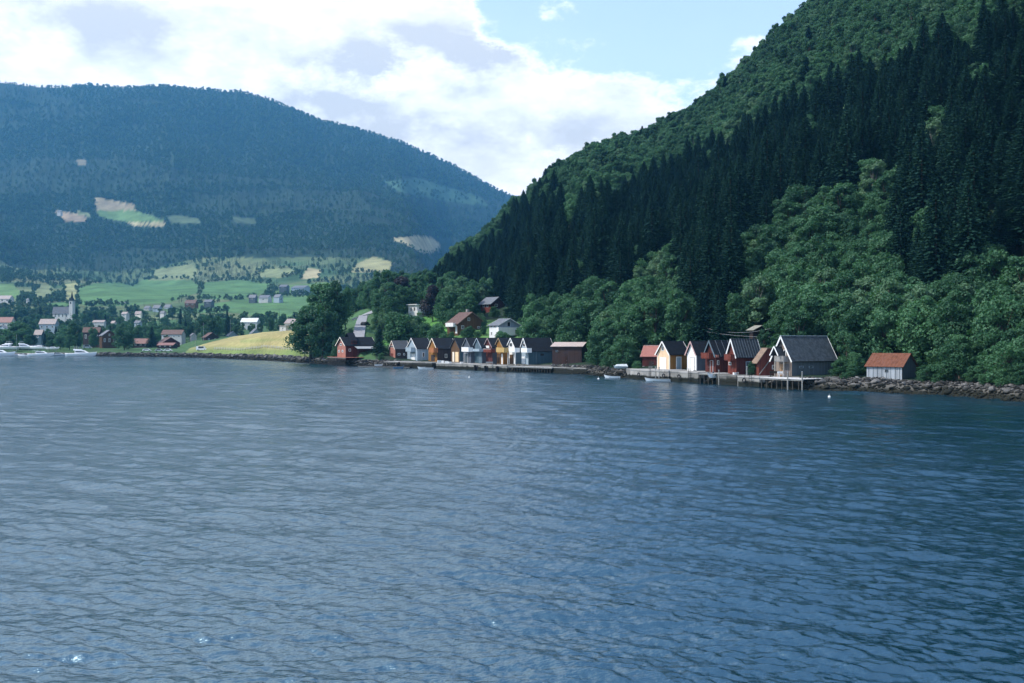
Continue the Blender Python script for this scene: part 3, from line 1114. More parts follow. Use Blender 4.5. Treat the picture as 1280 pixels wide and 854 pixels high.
# red with dark bargeboards, orange-red balcony
h = House('boathouse', 'dark red boathouse with slate-blue bargeboards and an orange-red balcony box at its left', 'boathouse', 894.5, 466.6, 179, 881.5, 921, 443.5, 426.6, GM)
h.walls(DKRED, DKRED); h.roof(RF_DARK, barge=plain('slate_blue_trim', (0.12, 0.17, 0.20)), ribs=(RIBDARK, 1.1))
h.balcony('F', 876.2, 441.2, 886.2, 448.6, RED, 1.2)
h.door('F', 888.2, 450.8, 891.2, 466.2, RED, frame=M_WHITE, g=.06)
h.door('F', 884.2, 451, 886.4, 466.2, DKRED)
h.window('R', 896.2, 450.5, 898.6, 456.2, g=.05)
h.balcony('R', 895.5, 443.8, 898.5, 447.0, SALMON, .5)
# white A-frame bargeboards
h = House('boathouse', 'red boathouse with broad white A-shaped bargeboards and a dark ribbed roof', 'boathouse', 920.6, 468.0, 173, 909.8, 949.5, 443.3, 424.6, GM)
h.walls(RED, DKRED); h.roof(RF_SLATE, barge=M_WHITE, ribs=(RIBDARK, 0.55))
h.balcony('F', 905.2, 443.0, 913.4, 450.8, RED, 1.2)
h.door('F', 915.4, 452.5, 917.2, 467.4, RED)
h.door('F', 918.0, 461.5, 920.4, 467.8, RED, handle=False, name='hatch')
h.window('F', 911.0, 452.5, 914.2, 456.5, g=.06)
h.door('R', 932.8, 452.8, 937.6, 468.5, GREYB, frame=PALEBLUE, g=.14)
# red annex with tan roof
h = House('boathouse', 'low red hut with a tan sloping roof and white windows beside the big grey boathouse', 'boathouse', 948.2, 469.6, 168, 945.0, 971, 451.0, 436.3, (-0.97, -0.25), 'flat', over=0.0)
W_, L_ = h.W / 2, h.L
mb = MB()
he_, ha_ = h.he, h.ha
mb.prism([(-W_, 0, -1), (-W_, 0, he_), (W_ * 1.0, 0.9, ha_), (W_, 0.9, -1)], (0, 0, 0)) if False else None
# body: long side faces the viewer, lean-to roof falls to the left
mb = MB()
mb.prism([(W_, 0, -1.2), (W_, 0, he_), (W_, 1.5, ha_), (W_, L_, ha_), (W_, L_, -1.2)], (-W_ * 2 - .6, 0, 0))
mb.build('wall', DKRED if False else boards('brick_red_boards', (0.15, 0.045, 0.034)), h.root)
MB().quadslab([(W_ + .3, -.55, he_ - .45), (W_ + .3, 1.5, ha_ + .15), (-W_ - .9, 1.5, ha_ + .15), (-W_ - .9, -.55, he_ - .45)], 0.12).build('roof', RF_TAN, h.root)
MB().box((-W_ - .8, 1.45, ha_ + .02), (W_ + .3, L_ + .1, ha_ + .2)).build('roof_ridge', RF_TAN, h.root)
h.window('R', 963.0, 440.6, 967.4, 447.0, g=.12)
h.window('R', 964.8, 456.2, 969.8, 461.8, g=.14)
MB().bar((W_ + .06, 0.1, 0.2), (W_ + .06, 1.9, he_ * .95), 0.12).build('brace', M_GREYPOST, h.root)
# the big grey boathouse
h = House('boathouse', 'largest boathouse, slate-blue plank walls, long shingled roof edged in white, balcony in its gable', 'boathouse', 989.6, 470.8, 162, 967.5, 1042, 446.6, 421.2, (-0.88, -0.48), over=0.5)
h.walls(boards('sun_bleached_boards', (0.24, 0.19, 0.155), var=.3), GREYB)
h.roof(roofmat('mottled_slate_roof', (0.062, 0.076, 0.088), .3, 1, var=.6, rough=.7, spec=.25), barge=M_WHITE, ridgecap=plain('pale_ridge', (0.5, 0.55, 0.58)))
h.balcony('F', 967.8, 445.2, 979.6, 452.6, boards('silvered_boards', (0.26, 0.25, 0.24)), 1.2, post=M_GREYPOST)
h.window('F', 979.5, 437.2, 982.6, 446.0, g=.1)
h.window('F', 974.8, 438.5, 977.2, 445.0, g=.08)
h.door('F', 975.2, 455.0, 979.0, 470.0, TANB, name='door_leaf')
h.door('F', 980.2, 455.0, 986.0, 470.2, boards('dark_grey_door', (0.13, 0.12, 0.12)), name='door')  # right-hand door, dark grey boards
# small hood over the balcony
W_ = h.W / 2; zc = h.he * 1.08
mbh = MB()
mbh.quadslab([(W_ * .35, -1.7, zc), (W_ * .35, .1, zc), (-W_ * .12, .1, zc + 1.5), (-W_ * .12, -1.7, zc + 1.5)], .1)
mbh.quadslab([(-W_ * .6, .1, zc), (-W_ * .6, -1.7, zc), (-W_ * .12, -1.7, zc + 1.5), (-W_ * .12, .1, zc + 1.5)], .1)
mbh.build('canopy', RF_SLATE, h.root)
for sg, u in ((-1, -W_ * .6), (1, W_ * .35)):
    MB().bar((u, -1.74, zc), (-W_ * .12, -1.74, zc + 1.5), .05, .2).build('canopy_board', M_WHITE, h.root)
h.window('R', 999.0, 457.6, 1004.0, 460.2, frame=PALEBLUE, g=.07, muntin=False)
h.window('R', 1011.0, 457.6, 1016.0, 460.2, frame=PALEBLUE, g=.07, muntin=False)
# rusty-roofed hut
h = House('boathouse', 'small pale grey boat hut under a rusty orange sheet roof, alone on the rocks', 'boathouse', 1127.2, 476.2, 151, 1083.2, 1145, 458.0, 442.3, (-0.66, -0.75), 'x', over=0.3)
h.walls(boards('pale_grey_planks', (0.36, 0.39, 0.42), width=0.42, var=.22), GREYB); h.roof(RF_RUST, thick=.08)
h.window('F', 1106.0, 461.8, 1110.0, 465.2, frame=GREYB, g=.05, muntin=False)
MB().box((-h.W / 2 - .15, -.2, -1.6), (h.W / 2 + .1, h.L, -0.02)).build('foundation', M_CONC, h.root)
for k in range(8):
    xx = -h.W / 2 + (k + .5) * h.W / 8
    MB().box((xx - .03, -.035, 0.05), (xx + .03, 0, h.he - .1)).build('batten', GREYB, h.root)

# ------------------------------------------------------------------ middle row of boathouses
row = [
    # cx, base, Y, xl, xr, eave, apex, gable mat, side mat, roof, barge, label
    (494.2, 449.2, 302, 486.8, 511.5, 436.3, 426.3, SALMON, DKBROWN, roofmat('dark_grey_roof', (0.05, 0.055, 0.062), .3, 1), CREAM,
     'salmon-red gabled boathouse with dark brown long wall, leftmost of the joined row'),
    (521.6, 450.2, 293, 508.8, 540.0, 436.0, 423.0, PALEBLUE, PALEBLUE, RF_DARK, M_WHITE,
     'pale grey-blue boathouse with white bargeboards, second from left in the joined row'),
    (546.6, 451.6, 284, 535.6, 570.0, 436.0, 423.2, OCHRE, DKBROWN, RF_DARK, CREAM,
     'ochre-fronted boathouse with cream bargeboards and dark brown long wall'),
    (574.5, 452.8, 276, 563.8, 586.0, 434.5, 423.0, BROWN, BLUEG, RF_DARK, plain('charcoal_trim', (0.06, 0.065, 0.07)),
     'dark boathouse with tall cream-yellow door panels under a charcoal gable'),
    (588.8, 453.8, 270, 578.2, 600.5, 434.3, 423.0, NAVY, NAVY, RF_DARK, plain('grey_trim', (0.16, 0.18, 0.19)),
     'dark boathouse with a square white balcony, fifth from left of the joined row'),
    (602.4, 454.6, 265, 591.8, 614.0, 434.0, 423.0, SLATEB, NAVY, RF_DARK, plain('blue_grey_trim', (0.3, 0.35, 0.4)),
     'slate-blue boathouse with a low blue-grey balcony, between white and red ones'),
    (615.6, 455.3, 261, 605.2, 628.0, 434.0, 423.0, DKRED, NAVY, RF_DARK, plain('pink_grey_trim', (0.33, 0.24, 0.24)),
     'dark red boathouse with a red balcony and white panel above it'),
    (629.4, 456.0, 257, 618.8, 643.0, 434.0, 423.0, OCHRE, OCHRE, RF_DARK, plain('tan_trim', (0.30, 0.22, 0.13)),
     'mustard boathouse with a mustard-yellow railed balcony'),
    (644.4, 456.8, 253, 634.0, 659.0, 434.5, 423.0, WHITEB, SLATEB, RF_DARK, M_WHITE,
     'white-gabled boathouse with a white balcony on posts over its doorway'),
    (660.4, 457.2, 249, 650.2, 692.0, 438.5, 423.0, PALEBLUE, BLUEG, RF_DARK, M_WHITE,
     'last boathouse of the joined row, long blue-green wall and white balcony'),
]
hs = []
for (cx, by, Yd, xl, xr, ev, ap, mg, ms, rf, bg_, lab) in row:
    h = House('boathouse', lab, 'boathouse', cx, by, Yd, xl, xr, ev, ap, GM, group='joined row of gabled boathouses on the quay', over=.28)
    h.walls(mg, ms); h.roof(rf, barge=bg_)
    hs.append(h)
h = hs[0]; h.door('F', 489.0, 441.8, 491.6, 449, RED, frame=SALMON); h.window('F', 488.8, 432.0, 492.0, 434.2, g=.06)
h.window('R', 497.2, 441.6, 500.4, 444.2, g=.08); h.window('R', 504.2, 441.6, 506.2, 444.2, g=.08)
h = hs[1]; h.balcony('F', 507.2, 434.4, 513.8, 440.0, PALEBLUE, 1.4, post=None); h.window('R', 528.0, 440.6, 530.8, 446.6, g=.12)
h.door('F', 514.5, 442.0, 518.8, 450.0, M_WHITE)
h = hs[2]; h.balcony('F', 536.4, 434.8, 542.4, 441.0, boards('orange_boards', (0.36, 0.14, 0.055)), 1.2); h.door('F', 539.0, 443.5, 543.6, 451.4, DKBROWN)
h.window('R', 556.0, 442.6, 559.0, 447.4, frame=CREAM, g=.1)
h = hs[3]; h.door('F', 565.8, 440.0, 568.0, 452.4, CREAM); h.door('F', 569.2, 440.0, 573.2, 452.6, YELLOW if False else boards('cream_yellow_boards', (0.74, 0.55, 0.33), var=.1))
h = hs[4]; h.balcony('F', 577.0, 434.2, 585.8, 440.0, M_WHITE, 1.2); h.door('F', 580.5, 441.8, 584.8, 453.6, GREYB, frame=M_WHITE, g=.08)
h = hs[5]; h.balcony('F', 589.0, 436.2, 599.0, 439.6, PALEBLUE, 1.2); h.door('F', 594.0, 441.6, 598.0, 454.2, BLUEG, frame=SLATEB)
h = hs[6]; h.balcony('F', 604.2, 436.4, 613.6, 440.8, RED, 1.2, rail=M_WHITE)
h.door('F', 605.6, 432.2, 611.6, 435.2, M_WHITE, handle=False, name='signboard'); h.door('F', 608.2, 442.4, 612.4, 455.0, DKRED, frame=RED)
h = hs[7]; h.balcony('F', 620.2, 434.6, 630.2, 440.8, YELLOW, 1.2); h.door('F', 627.0, 442.2, 628.6, 455.6, M_WHITE, name='door_post', handle=False); h.door('F', 622.0, 442.2, 626.0, 455.6, BROWN, frame=OCHRE)
h = hs[8]; h.balcony('F', 634.2, 434.8, 643.8, 440.6, M_WHITE, 1.3, post=M_WHITE); h.door('F', 637.4, 443.2, 642.4, 456.2, BROWN, frame=WHITEB)
h.window('F', 637.2, 428.6, 640.6, 433.6, g=.1)
h = hs[9]; h.balcony('F', 651.4, 435.2, 659.0, 441.0, M_WHITE, 1.2); h.door('F', 652.8, 446, 656.0, 456.8, M_WHITE, frame=M_WHITE); h.window('F', 653.8, 429.0, 657.0, 433.6, g=.08)
h.window('R', 675.2, 442.0, 680.0, 445.0, frame=BLUEG, g=.06, muntin=False)
MB().box((h.W/2, h.L * .30, 0), (h.W/2 + .1, h.L * .33, h.he * .95)).build('downpipe', SLATEB, h.root)

# brown hut with pale roof
h = House('boathouse', 'low dark brown hut with a pale sheet roof, at the right end of the row', 'boathouse', 727.0, 456.2, 241, 690.2, 735.5, 433.2, 428.2, (-0.28, -0.96), 'x', over=.4)
h.walls(boards('chocolate_boards', (0.052, 0.032, 0.029)), DKBROWN); h.roof(RF_PALE, thick=.1)
h.door('F', 703.0, 446.0, 709.0, 456.0, boards('umber_boards', (0.055, 0.028, 0.024)))
h.window('F', 694.0, 437.0, 698.0, 441.0, frame=DKBROWN, g=.06)

# ------------------------------------------------------------------ houses on the slope behind
h = House('house', 'white flat-roofed house half hidden in trees, highest at the left of the slope', 'house', 521.0, 395.0, 395, 510.4, 535.5, 381.2, 381.2, (-0.62, -0.78), 'flat', over=.6, sink=5)
h.walls(M_WHITE, M_WHITE); h.roof(M_WHITE)
h.window('F', 513.0, 384.4, 515.2, 389.0, g=.12); h.window('F', 517.0, 384.0, 519.4, 389.0, g=.12)
h.window('R', 523.5, 383.6, 533.5, 387.2, g=.12)
h.balcony('R', 522.0, 388.4, 535.4, 391.6, M_WHITE, 1.4)
h = House('house', 'brown timber chalet with a wide plank gable and brown tiled roof, behind the boathouses', 'house', 572.4, 418.0, 322, 559.0, 605.5, 404.0, 390.6, (-0.80, -0.60), 'x', over=.7, sink=5)
h.walls(BROWN, boards('honey_brown_boards', (0.135, 0.072, 0.034))); h.roof(RF_BROWN, barge=plain('brown_trim', (0.22, 0.13, 0.08)))
h.balcony('F', 557.0, 404.0, 566.5, 408.6, WHITEB, 1.3)
h.window('F', 560.5, 398.8, 563.5, 403.5, g=.1) if False else None
h.window('R', 584.5, 397.2, 587.5, 401.2, g=.12); h.window('R', 596.6, 408.0, 599.6, 410.6, g=.12); h.window('R', 600.8, 408.0, 603.4, 410.6, g=.12)
h.door('F', 569.4, 408.0, 571.6, 416.8, M_WHITE)
h.window('R', 576.5, 407.0, 580.0, 411.5, g=.12)
MB().box((-h.W * .1, h.L / 2 + .4, h.ha - .3), (h.W * .05, h.L / 2 + 1.2, h.ha + 1.1)).build('chimney', M_CONC, h.roof_o)
h = House('cabin', 'dark red cabin with a slate grey roof, topmost house on the slope', 'house', 613.5, 388.0, 378, 600.5, 631.0, 379.2, 371.6, (-0.72, -0.69), 'x', over=.8, sink=5)
h.walls(RED, DKRED); h.roof(RF_GREY, barge=DKBROWN)
h.window('F', 603.4, 380.8, 606.0, 384.0, frame=CREAM, g=.14); h.window('F', 608.2, 380.8, 610.6, 384.0, frame=CREAM, g=.14)
h.window('R', 618.5, 380.0, 622.0, 383.5, g=.1)
h = House('house', 'white house with a blue-grey gable and a long white railing, above the joined boathouses', 'house', 622.6, 420.5, 300, 611.6, 650.0, 406.6, 398.6, (-0.80, -0.60), 'x', over=.5, sink=4)
h.walls(M_WHITE, PALEBLUE); h.roof(RF_GREY, barge=M_WHITE)
h.window('F', 613.2, 406.6, 615.2, 410.0, g=.12); h.window('F', 617.2, 406.2, 619.8, 409.6, g=.12); h.window('F', 613.6, 414.8, 615.4, 418.8, g=.1)
bq = h.balcony('R', 623.2, 409.2, 650.0, 419.5, WHITEB, 1.2)
h.door('R', 634.0, 402.8, 637.6, 407.8, M_GLASS, frame=M_WHITE, handle=False, name='gable_window')

# the red farmhouse by the small pier
h = House('house', 'long red farmhouse with a salmon gable and black roof by the little red pier', 'house', 432.2, 444.2, 311, 421.6, 468.5, 431.4, 421.8, GR, over=.5)
h.walls(SALMON, DKRED); h.roof(RF_DARK, barge=CREAM)
h.window('F', 423.0, 437.6, 424.8, 440.4, g=.12); h.window('F', 427.4, 437.6, 429.4, 440.4, g=.12); h.window('F', 425.2, 429.4, 427.4, 432.2, g=.1)
h.window('R', 436.0, 436.0, 438.6, 439.4, g=.1)
W_ = h.W / 2
MB().quadslab([(W_ + 3.2, h.L * .28, h.he - 1.1), (W_ + 3.2, h.L * .92, h.he - 1.1), (W_ + .2, h.L * .92, h.he - .35), (W_ + .2, h.L * .28, h.he - .35)], .1).build('porch_roof', RF_PALE if False else plain('grey_sheet', (0.38, 0.39, 0.40), .5, .4), h.root)
for t in (.3, .6, .9):
    MB().box((W_ + 2.95, h.L * t - .07, -1.5), (W_ + 3.1, h.L * t + .07, h.he - 1.15)).build('porch_post', DKBROWN, h.root)
MB().box((-.4, h.L * .35, h.ha - .2), (.4, h.L * .35 + .8, h.ha + 1.0)).build('chimney', DKBROWN, h.roof_o)
MB().quadslab([(W_ + .1, h.L * .18, h.he + .9), (W_ + .1, h.L * .42, h.he + .9), (0, h.L * .42, h.ha + 1.5), (0, h.L * .18, h.ha + 1.5)], .12).quadslab([(-W_, h.L * .42, h.he + .9), (-W_, h.L * .18, h.he + .9), (0, h.L * .18, h.ha + 1.5), (0, h.L * .42, h.ha + 1.5)], .12).build('dormer_roof', RF_DARK, h.root)
MB().box((W_ - .5, h.L * .2, h.he - .2), (W_ - .1, h.L * .4, h.he + 1.4)).build('dormer_wall', DKRED, h.root)
# weathered lean-to high in the trees
h = House('shelter', 'small weathered shelter with a mossy pale roof among trees above the boathouses', 'shelter', 941.0, 419.5, 196, 936.5, 959.5, 412.5, 407.5, (-0.75, -0.66), 'x', over=.5, sink=3)
h.walls(DKBROWN); h.roof(roofmat('lichen_roof', (0.30, 0.29, 0.24), .4, 0, .4, .9, .1), thick=.12)

# ------------------------------------------------------------------ village across the bay
TWHITE = boards('village_white_boards', (0.50, 0.50, 0.49), var=.15)
TRED = roofmat('village_red_roof', (0.25, 0.12, 0.10), 0.3, 0, 0.3)
TPALE = roofmat('village_pale_roof', (0.33, 0.27, 0.25), 0.4, 0, 0.3)
towns = [
    # cx, base, Y, xl, xr, eave, apex, ridge, wall, roof, label, G
    (12, 378, 1380, -6, 18, 373.5, 369.5, 'x', TWHITE, TPALE, 'white house with a pinkish roof at the far left below the wood', (-.3, -.95)),
    (35.5, 379, 1360, 33, 37, 374.6, 373.2, 'x', TWHITE, RF_GREY, 'tiny bright white gable between dark trees at far left', (-.5, -.86)),
    (14, 411, 760, -12, 20, 402.5, 396.6, 'x', TWHITE, TRED, 'white house with a pink tiled roof behind the boats at the left edge', (-.25, -.97)),
    (9, 421, 690, -4, 13, 412.0, 407.0, 'y', PALEBLUE, RF_GREY, 'pale blue gabled house behind the big dark tree at the left edge', (-.5, -.86)),
    (69, 413.5, 820, 49, 74, 404.5, 398.8, 'x', PALEBLUE, TPALE, 'pale blue house with a wide pink-grey roof and a chimney', (-.2, -.98)),
    (52, 425, 640, 43, 56, 417.4, 412.4, 'x', BLUEG, TPALE, 'small blue-green house with a pale roof right of the big dark tree', (-.3, -.95)),
    (124.5, 429, 610, 104, 127, 414.0, 409.2, 'x', DKBROWN, RF_BROWN, 'brown house with a broad low roof, half covered by a dark tree', (-.15, -.99)),
    (128.0, 432.5, 580, 124.5, 146, 419.5, 413.0, 'xx', BROWN, RF_GREY, 'big weathered grey-brown gabled barn by the breakwater', (-.72, -.69)),
    (185.5, 434.0, 600, 166.5, 189, 428.6, 423.4, 'x', DKBROWN, TRED, 'low hut with a salmon roof behind the white cars', (-.15, -.99)),
    (227, 424.0, 660, 202, 232, 417.5, 412.6, 'x', TWHITE, RF_BROWN, 'white house with a long brown roof among village trees', (-.2, -.98)),
    (202, 434.0, 585, 196, 225, 429.0, 422.0, 'xx', DKRED, RF_BROWN, 'dark red boat shed with a wide dark gable beside the quay', (-.6, -.8)),
    (216, 434.4, 560, 197, 222, 431.6, 428.8, 'x', DKBROWN, TRED, 'long low hut with an orange-red roof at the water', (-.15, -.99)),
    (239.5, 423.5, 670, 237.5, 246, 419.6, 416.6, 'xx', TWHITE, RF_GREY, 'small white gable right of the brown-roofed house', (-.6, -.8)),
    (257, 427.0, 600, 253, 273.5, 421.8, 416.0, 'xx', DKBROWN, RF_BROWN, 'dark brown gabled barn where the straw meadow begins', (-.6, -.8)),
    (285.5, 425.0, 640, 283, 298, 419.6, 414.8, 'xx', PALEBLUE, RF_GREY, 'pale gabled house sunk behind the straw meadow', (-.6, -.8)),
    (314.5, 420.0, 660, 312, 327, 417.0, 411.0, 'xx', PALEBLUE, RF_GREY, 'grey-blue gabled house peeping over the straw meadow, right of the first', (-.6, -.8)),
    (321, 406.0, 900, 301, 325, 402.4, 397.8, 'x', TWHITE, plain('bright_metal_roof', (0.75, 0.76, 0.78), .4, .5), 'long hall with a gleaming white roof behind village trees', (-.15, -.99)),
    (357.5, 414.0, 560, 349.5, 372, 407.5, 407.5, 'flat', TWHITE, M_CONC, 'low white villa at the top edge of the straw meadow', (-.5, -.86)),
    (366.0, 410.0, 590, 356, 374, 404.0, 398.8, 'x', TWHITE, TPALE, 'white house with pale pink roof behind the low villa', (-.3, -.95)),
    (130, 405.0, 950, 116, 133, 402.6, 400.4, 'x', TWHITE, TPALE, 'long white low building in the middle of the village', (-.2, -.98)),
    (143, 406.5, 930, 139, 146, 403.4, 401.2, 'xx', TWHITE, TPALE, 'small bright white house right of the long low building', (-.6, -.8)),
    (157, 381.0, 1400, 145, 160, 379.4, 377.8, 'x', TWHITE, RF_GREY, 'low grey-roofed house at the foot of the big green field', (-.2, -.98)),
    (186, 388.0, 1250, 180, 190, 385.4, 382.6, 'x', TWHITE, RF_GREY, 'white house with blue-grey roof below the green field', (-.3, -.95)),
    (199, 388.0, 1240, 191, 203, 385.0, 381.4, 'x', PALEBLUE, RF_GREY, 'pale blue-grey house beside a white one below the field', (-.3, -.95)),
    (212, 387.0, 1280, 205, 216, 384.0, 380.6, 'xx', PALEBLUE, RF_GREY, 'grey house right of the pale blue pair', (-.6, -.8)),
    (244, 382.6, 1300, 231, 248, 379.0, 375.0, 'x', BROWN, RF_BROWN, 'brown farmhouse below the hedge line of the fields', (-.2, -.98)),
    (264, 380.6, 1320, 255, 268, 377.4, 374.6, 'x', GREYB, RF_GREY, 'dark grey barn right of the brown farmhouse', (-.2, -.98)),
    (319, 376.5, 1400, 311, 322, 372.0, 368.4, 'x', GREYB, RF_GREY, 'dark barn, leftmost of the three farm buildings on the slope', (-.3, -.95)),
    (335, 376.5, 1390, 323.5, 340, 372.4, 369.0, 'x', TWHITE, RF_GREY, 'middle farm building with a sunlit grey roof on the slope', (-.3, -.95)),
    (349, 377.0, 1380, 342, 354, 371.4, 368.0, 'xx', PALEBLUE, RF_GREY, 'pale house at the right end of the three farm buildings', (-.6, -.8)),
    (358, 361.5, 1650, 349, 362, 358.4, 356.0, 'x', GREYB, RF_GREY, 'small barn on the upper terraces of the farm slope', (-.2, -.98)),
    (380, 362.0, 1640, 364, 390, 359.8, 357.0, 'x', PALEBLUE, RF_GREY, 'long low pale barn on the upper terraces of the farm slope', (-.15, -.99)),
    (76, 266.5, 2900, 71.5, 78.5, 264.4, 263.0, 'x', TWHITE, RF_GREY, 'tiny white-gabled farmhouse on the high peach-coloured field', (-.3, -.95)),
    (174, 408.0, 880, 168, 178, 403.4, 400.8, 'x', PALEBLUE, RF_GREY, 'pale house with blue-grey roof showing between treetops', (-.3, -.95)),
    (158, 396, 1050, 152, 162, 392.4, 390.0, 'x', TWHITE, TPALE, 'white house with pale roof deep in village trees', (-.3, -.95)),
    (176, 395, 1060, 169, 178, 392.0, 389.2, 'x', CREAM, TPALE, 'cream house with pale roof deep in village trees', (-.3, -.95)),
    (205, 394, 1040, 200, 208, 391.0, 388.8, 'xx', TWHITE, RF_GREY, 'white gabled house deep in village trees', (-.6, -.8)),
]
for (cx, by, Yd, xl, xr, ev, ap, rdg, mw, rf, lab, G) in towns:
    rr = 'x' if rdg == 'xx' else rdg
    h = House('house', lab, 'house', cx, by, Yd, xl, xr, ev, ap, G, rr, group='houses of the village across the bay', over=.45, sink=8)
    h.walls(mw, mw); h.roof(rf)
    # windows in a row on the wide face
    face, a0, a1 = ('R', cx, xr) if rdg == 'xx' else ('F', xl, cx)
    n = max(1, int((a1 - a0) / 6))
    hh = (by - ev)
    for k in range(n):
        u = a0 + (a1 - a0) * (k + .5) / n
        w = min(1.1, (a1 - a0) / n * .26)
        h.window(face, u - w, ev + hh * .28, u + w, ev + hh * .62, g=.14)
    if hh > 9 and rdg == 'xx':
        u = (a0 + a1) / 2
        h.window(face, u - .9, ev - 2.2, u + .9, ev + .6, g=.14)

# church
h = House('church', 'white village church with a steep black spire above the treetops', 'church', 87.5, 402, 1040, 66, 89.5, 390.5, 383.5, (-.25, -.97), 'x', over=.4, sink=6)
h.walls(TWHITE); h.roof(RF_GREY)
for k in range(4):
    u = 68.5 + k * 4.6
    h.window('F', u, 391.6, u + 1.7, 396.5, g=.15)
W_, L_ = h.W / 2, h.L
zt = zz(376, 1040) - h.z0; zs = zz(365.8, 1040) - h.z0
tw = 2.1
cxm, cym = W_ + tw - .4, L_ / 2
MB().box((cxm - tw, cym - tw, -6), (cxm + tw, cym + tw, zt)).build('tower', TWHITE, h.root)
sp = MB()
n0 = len(sp.v)
sp.v += [(cxm - tw - .3, cym - tw - .3, zt), (cxm + tw + .3, cym - tw - .3, zt), (cxm + tw + .3, cym + tw + .3, zt), (cxm - tw - .3, cym + tw + .3, zt),
         (cxm - tw * .45, cym - tw * .45, zt + 2.6), (cxm + tw * .45, cym - tw * .45, zt + 2.6), (cxm + tw * .45, cym + tw * .45, zt + 2.6), (cxm - tw * .45, cym + tw * .45, zt + 2.6), (cxm, cym, zs + 2)]
sp.f += [(0, 3, 2, 1), (0, 1, 5, 4), (1, 2, 6, 5), (2, 3, 7, 6), (3, 0, 4, 7), (4, 5, 8), (5, 6, 8), (6, 7, 8), (7, 4, 8)]; sp.mi += [0] * 9
spo = sp.build('spire', RF_DARK, h.root)
MB().box((cxm - .06, cym - .06, zs + 1.9), (cxm + .06, cym + .06, zs + 3.4)).box((cxm - .45, cym - .05, zs + 2.7), (cxm + .45, cym + .05, zs + 2.85)).build('cross', M_METAL, spo)
for zc in (zt - 3.4,):
    wf = MB().box((cxm - .7, cym - tw - .06, zc), (cxm + .7, cym - tw, zc + 2.1)).build('belfry_opening', M_GLASS, h.root)
viewboxes.append((84, 366, 96, 394, 1035)); footprints.append(((90 - 640) / F * 1040, 1040, 10))

# ------------------------------------------------------------------ tree shapes
def quad_cloud(c, n, s, jitter=0.35, aspect=1.0, rg=rng):
    """leaf-sized quads at centres c, facing n, size s"""
    N = len(c)
    n = n + rg.normal(0, jitter, (N, 3)); n /= np.linalg.norm(n, axis=1)[:, None] + 1e-9
    t = rg.normal(0, 1, (N, 3)); t -= (t * n).sum(1)[:, None] * n; t /= np.linalg.norm(t, axis=1)[:, None] + 1e-9
    b = np.cross(n, t)
    s = np.asarray(s)[:, None] if np.ndim(s) else s
    a = t * s; b = b * s * aspect
    # kite shape with a fold, so that a leaf clump has relief
    v = np.stack([c - a, c - b * .75 + n * s * .15, c + a, c + b * .75 + n * s * .15], 1).reshape(-1, 3)
    f = np.arange(4 * N).reshape(-1, 4)
    return v, f


def broadleaf(seed, H=10.0, R=3.6, lobes=16, per=230, leaf=0.30, base=0.18, upright=1.0, multi=1):
    """crown made of leafy clumps with gaps; returns (crown mesh arrays, trunk MB)"""
    rg = np.random.default_rng(seed)
    tb = MB()
    tops = []
    zc = H * (base + (1 - base) / 2)
    tb.cyl((0, 0, -1.5), (0, 0, H * base), 0.028 * H, 0.02 * H, 7)
    lean = rg.normal(0, 0.25, 2)
    mid = Vector((lean[0], lean[1], H * .62))
    tb.cyl((0, 0, H * base), mid, 0.02 * H, 0.008 * H, 6)
    C = []
    for i in range(lobes):
        th = rg.random() * 6.283
        u = (i + .5) / lobes
        z = H * base + (H * (1 - base)) * (0.12 + 0.80 * u ** 0.9)
        rel = (z - zc) / (H * (1 - base) / 2)
        rr = R * math.sqrt(max(0.05, 1 - abs(rel) ** 2.2)) * (0.30 + 0.5 * rg.random())
        C.append((rr * math.cos(th), rr * math.sin(th), z, R * (0.20 + 0.24 * rg.random()) * (1.1 - 0.35 * max(0, rel))))
    C = np.array(C)
    P_, N_, S_ = [], [], []
    for k, (x, y, z, r) in enumerate(C):
        d = rg.normal(0, 1, (per, 3)); d[:, 2] = d[:, 2] * 0.9 + 0.25
        d /= np.linalg.norm(d, axis=1)[:, None]
        rad_ = r * (0.55 + 0.5 * rg.random(per) ** 0.5) * (1 + 0.22 * np.sin(d[:, 0] * 7 + k) * np.cos(d[:, 2] * 6 + k))
        p = np.array([x, y, z]) + d * rad_[:, None] * np.array([1, 1, 0.82 * upright])
        P_.append(p); N_.append(d); S_.append(leaf * (0.6 + 0.8 * rg.random(per)))
        q0 = Vector((lean[0] * .5, lean[1] * .5, min(z, H * .6) * .75 + .2))
        tb.cyl(q0, (x, y, z), 0.007 * H, 0.003 * H, 4)
    # stray sprays outside the clumps
    m = lobes * 6
    i = rg.integers(0, lobes, m)
    d = rg.normal(0, 1, (m, 3)); d /= np.linalg.norm(d, axis=1)[:, None]
    P_.append(C[i, :3] + d * (C[i, 3] * (1.1 + .2 * rg.random(m)))[:, None]); N_.append(d); S_.append(leaf * (.5 + .4 * rg.random(m)))
    v, f = quad_cloud(np.concatenate(P_), np.concatenate(N_), np.concatenate(S_), 0.55, 1, rg)
    v[:, 2] = np.maximum(v[:, 2], 0.3)
    return v, f, tb


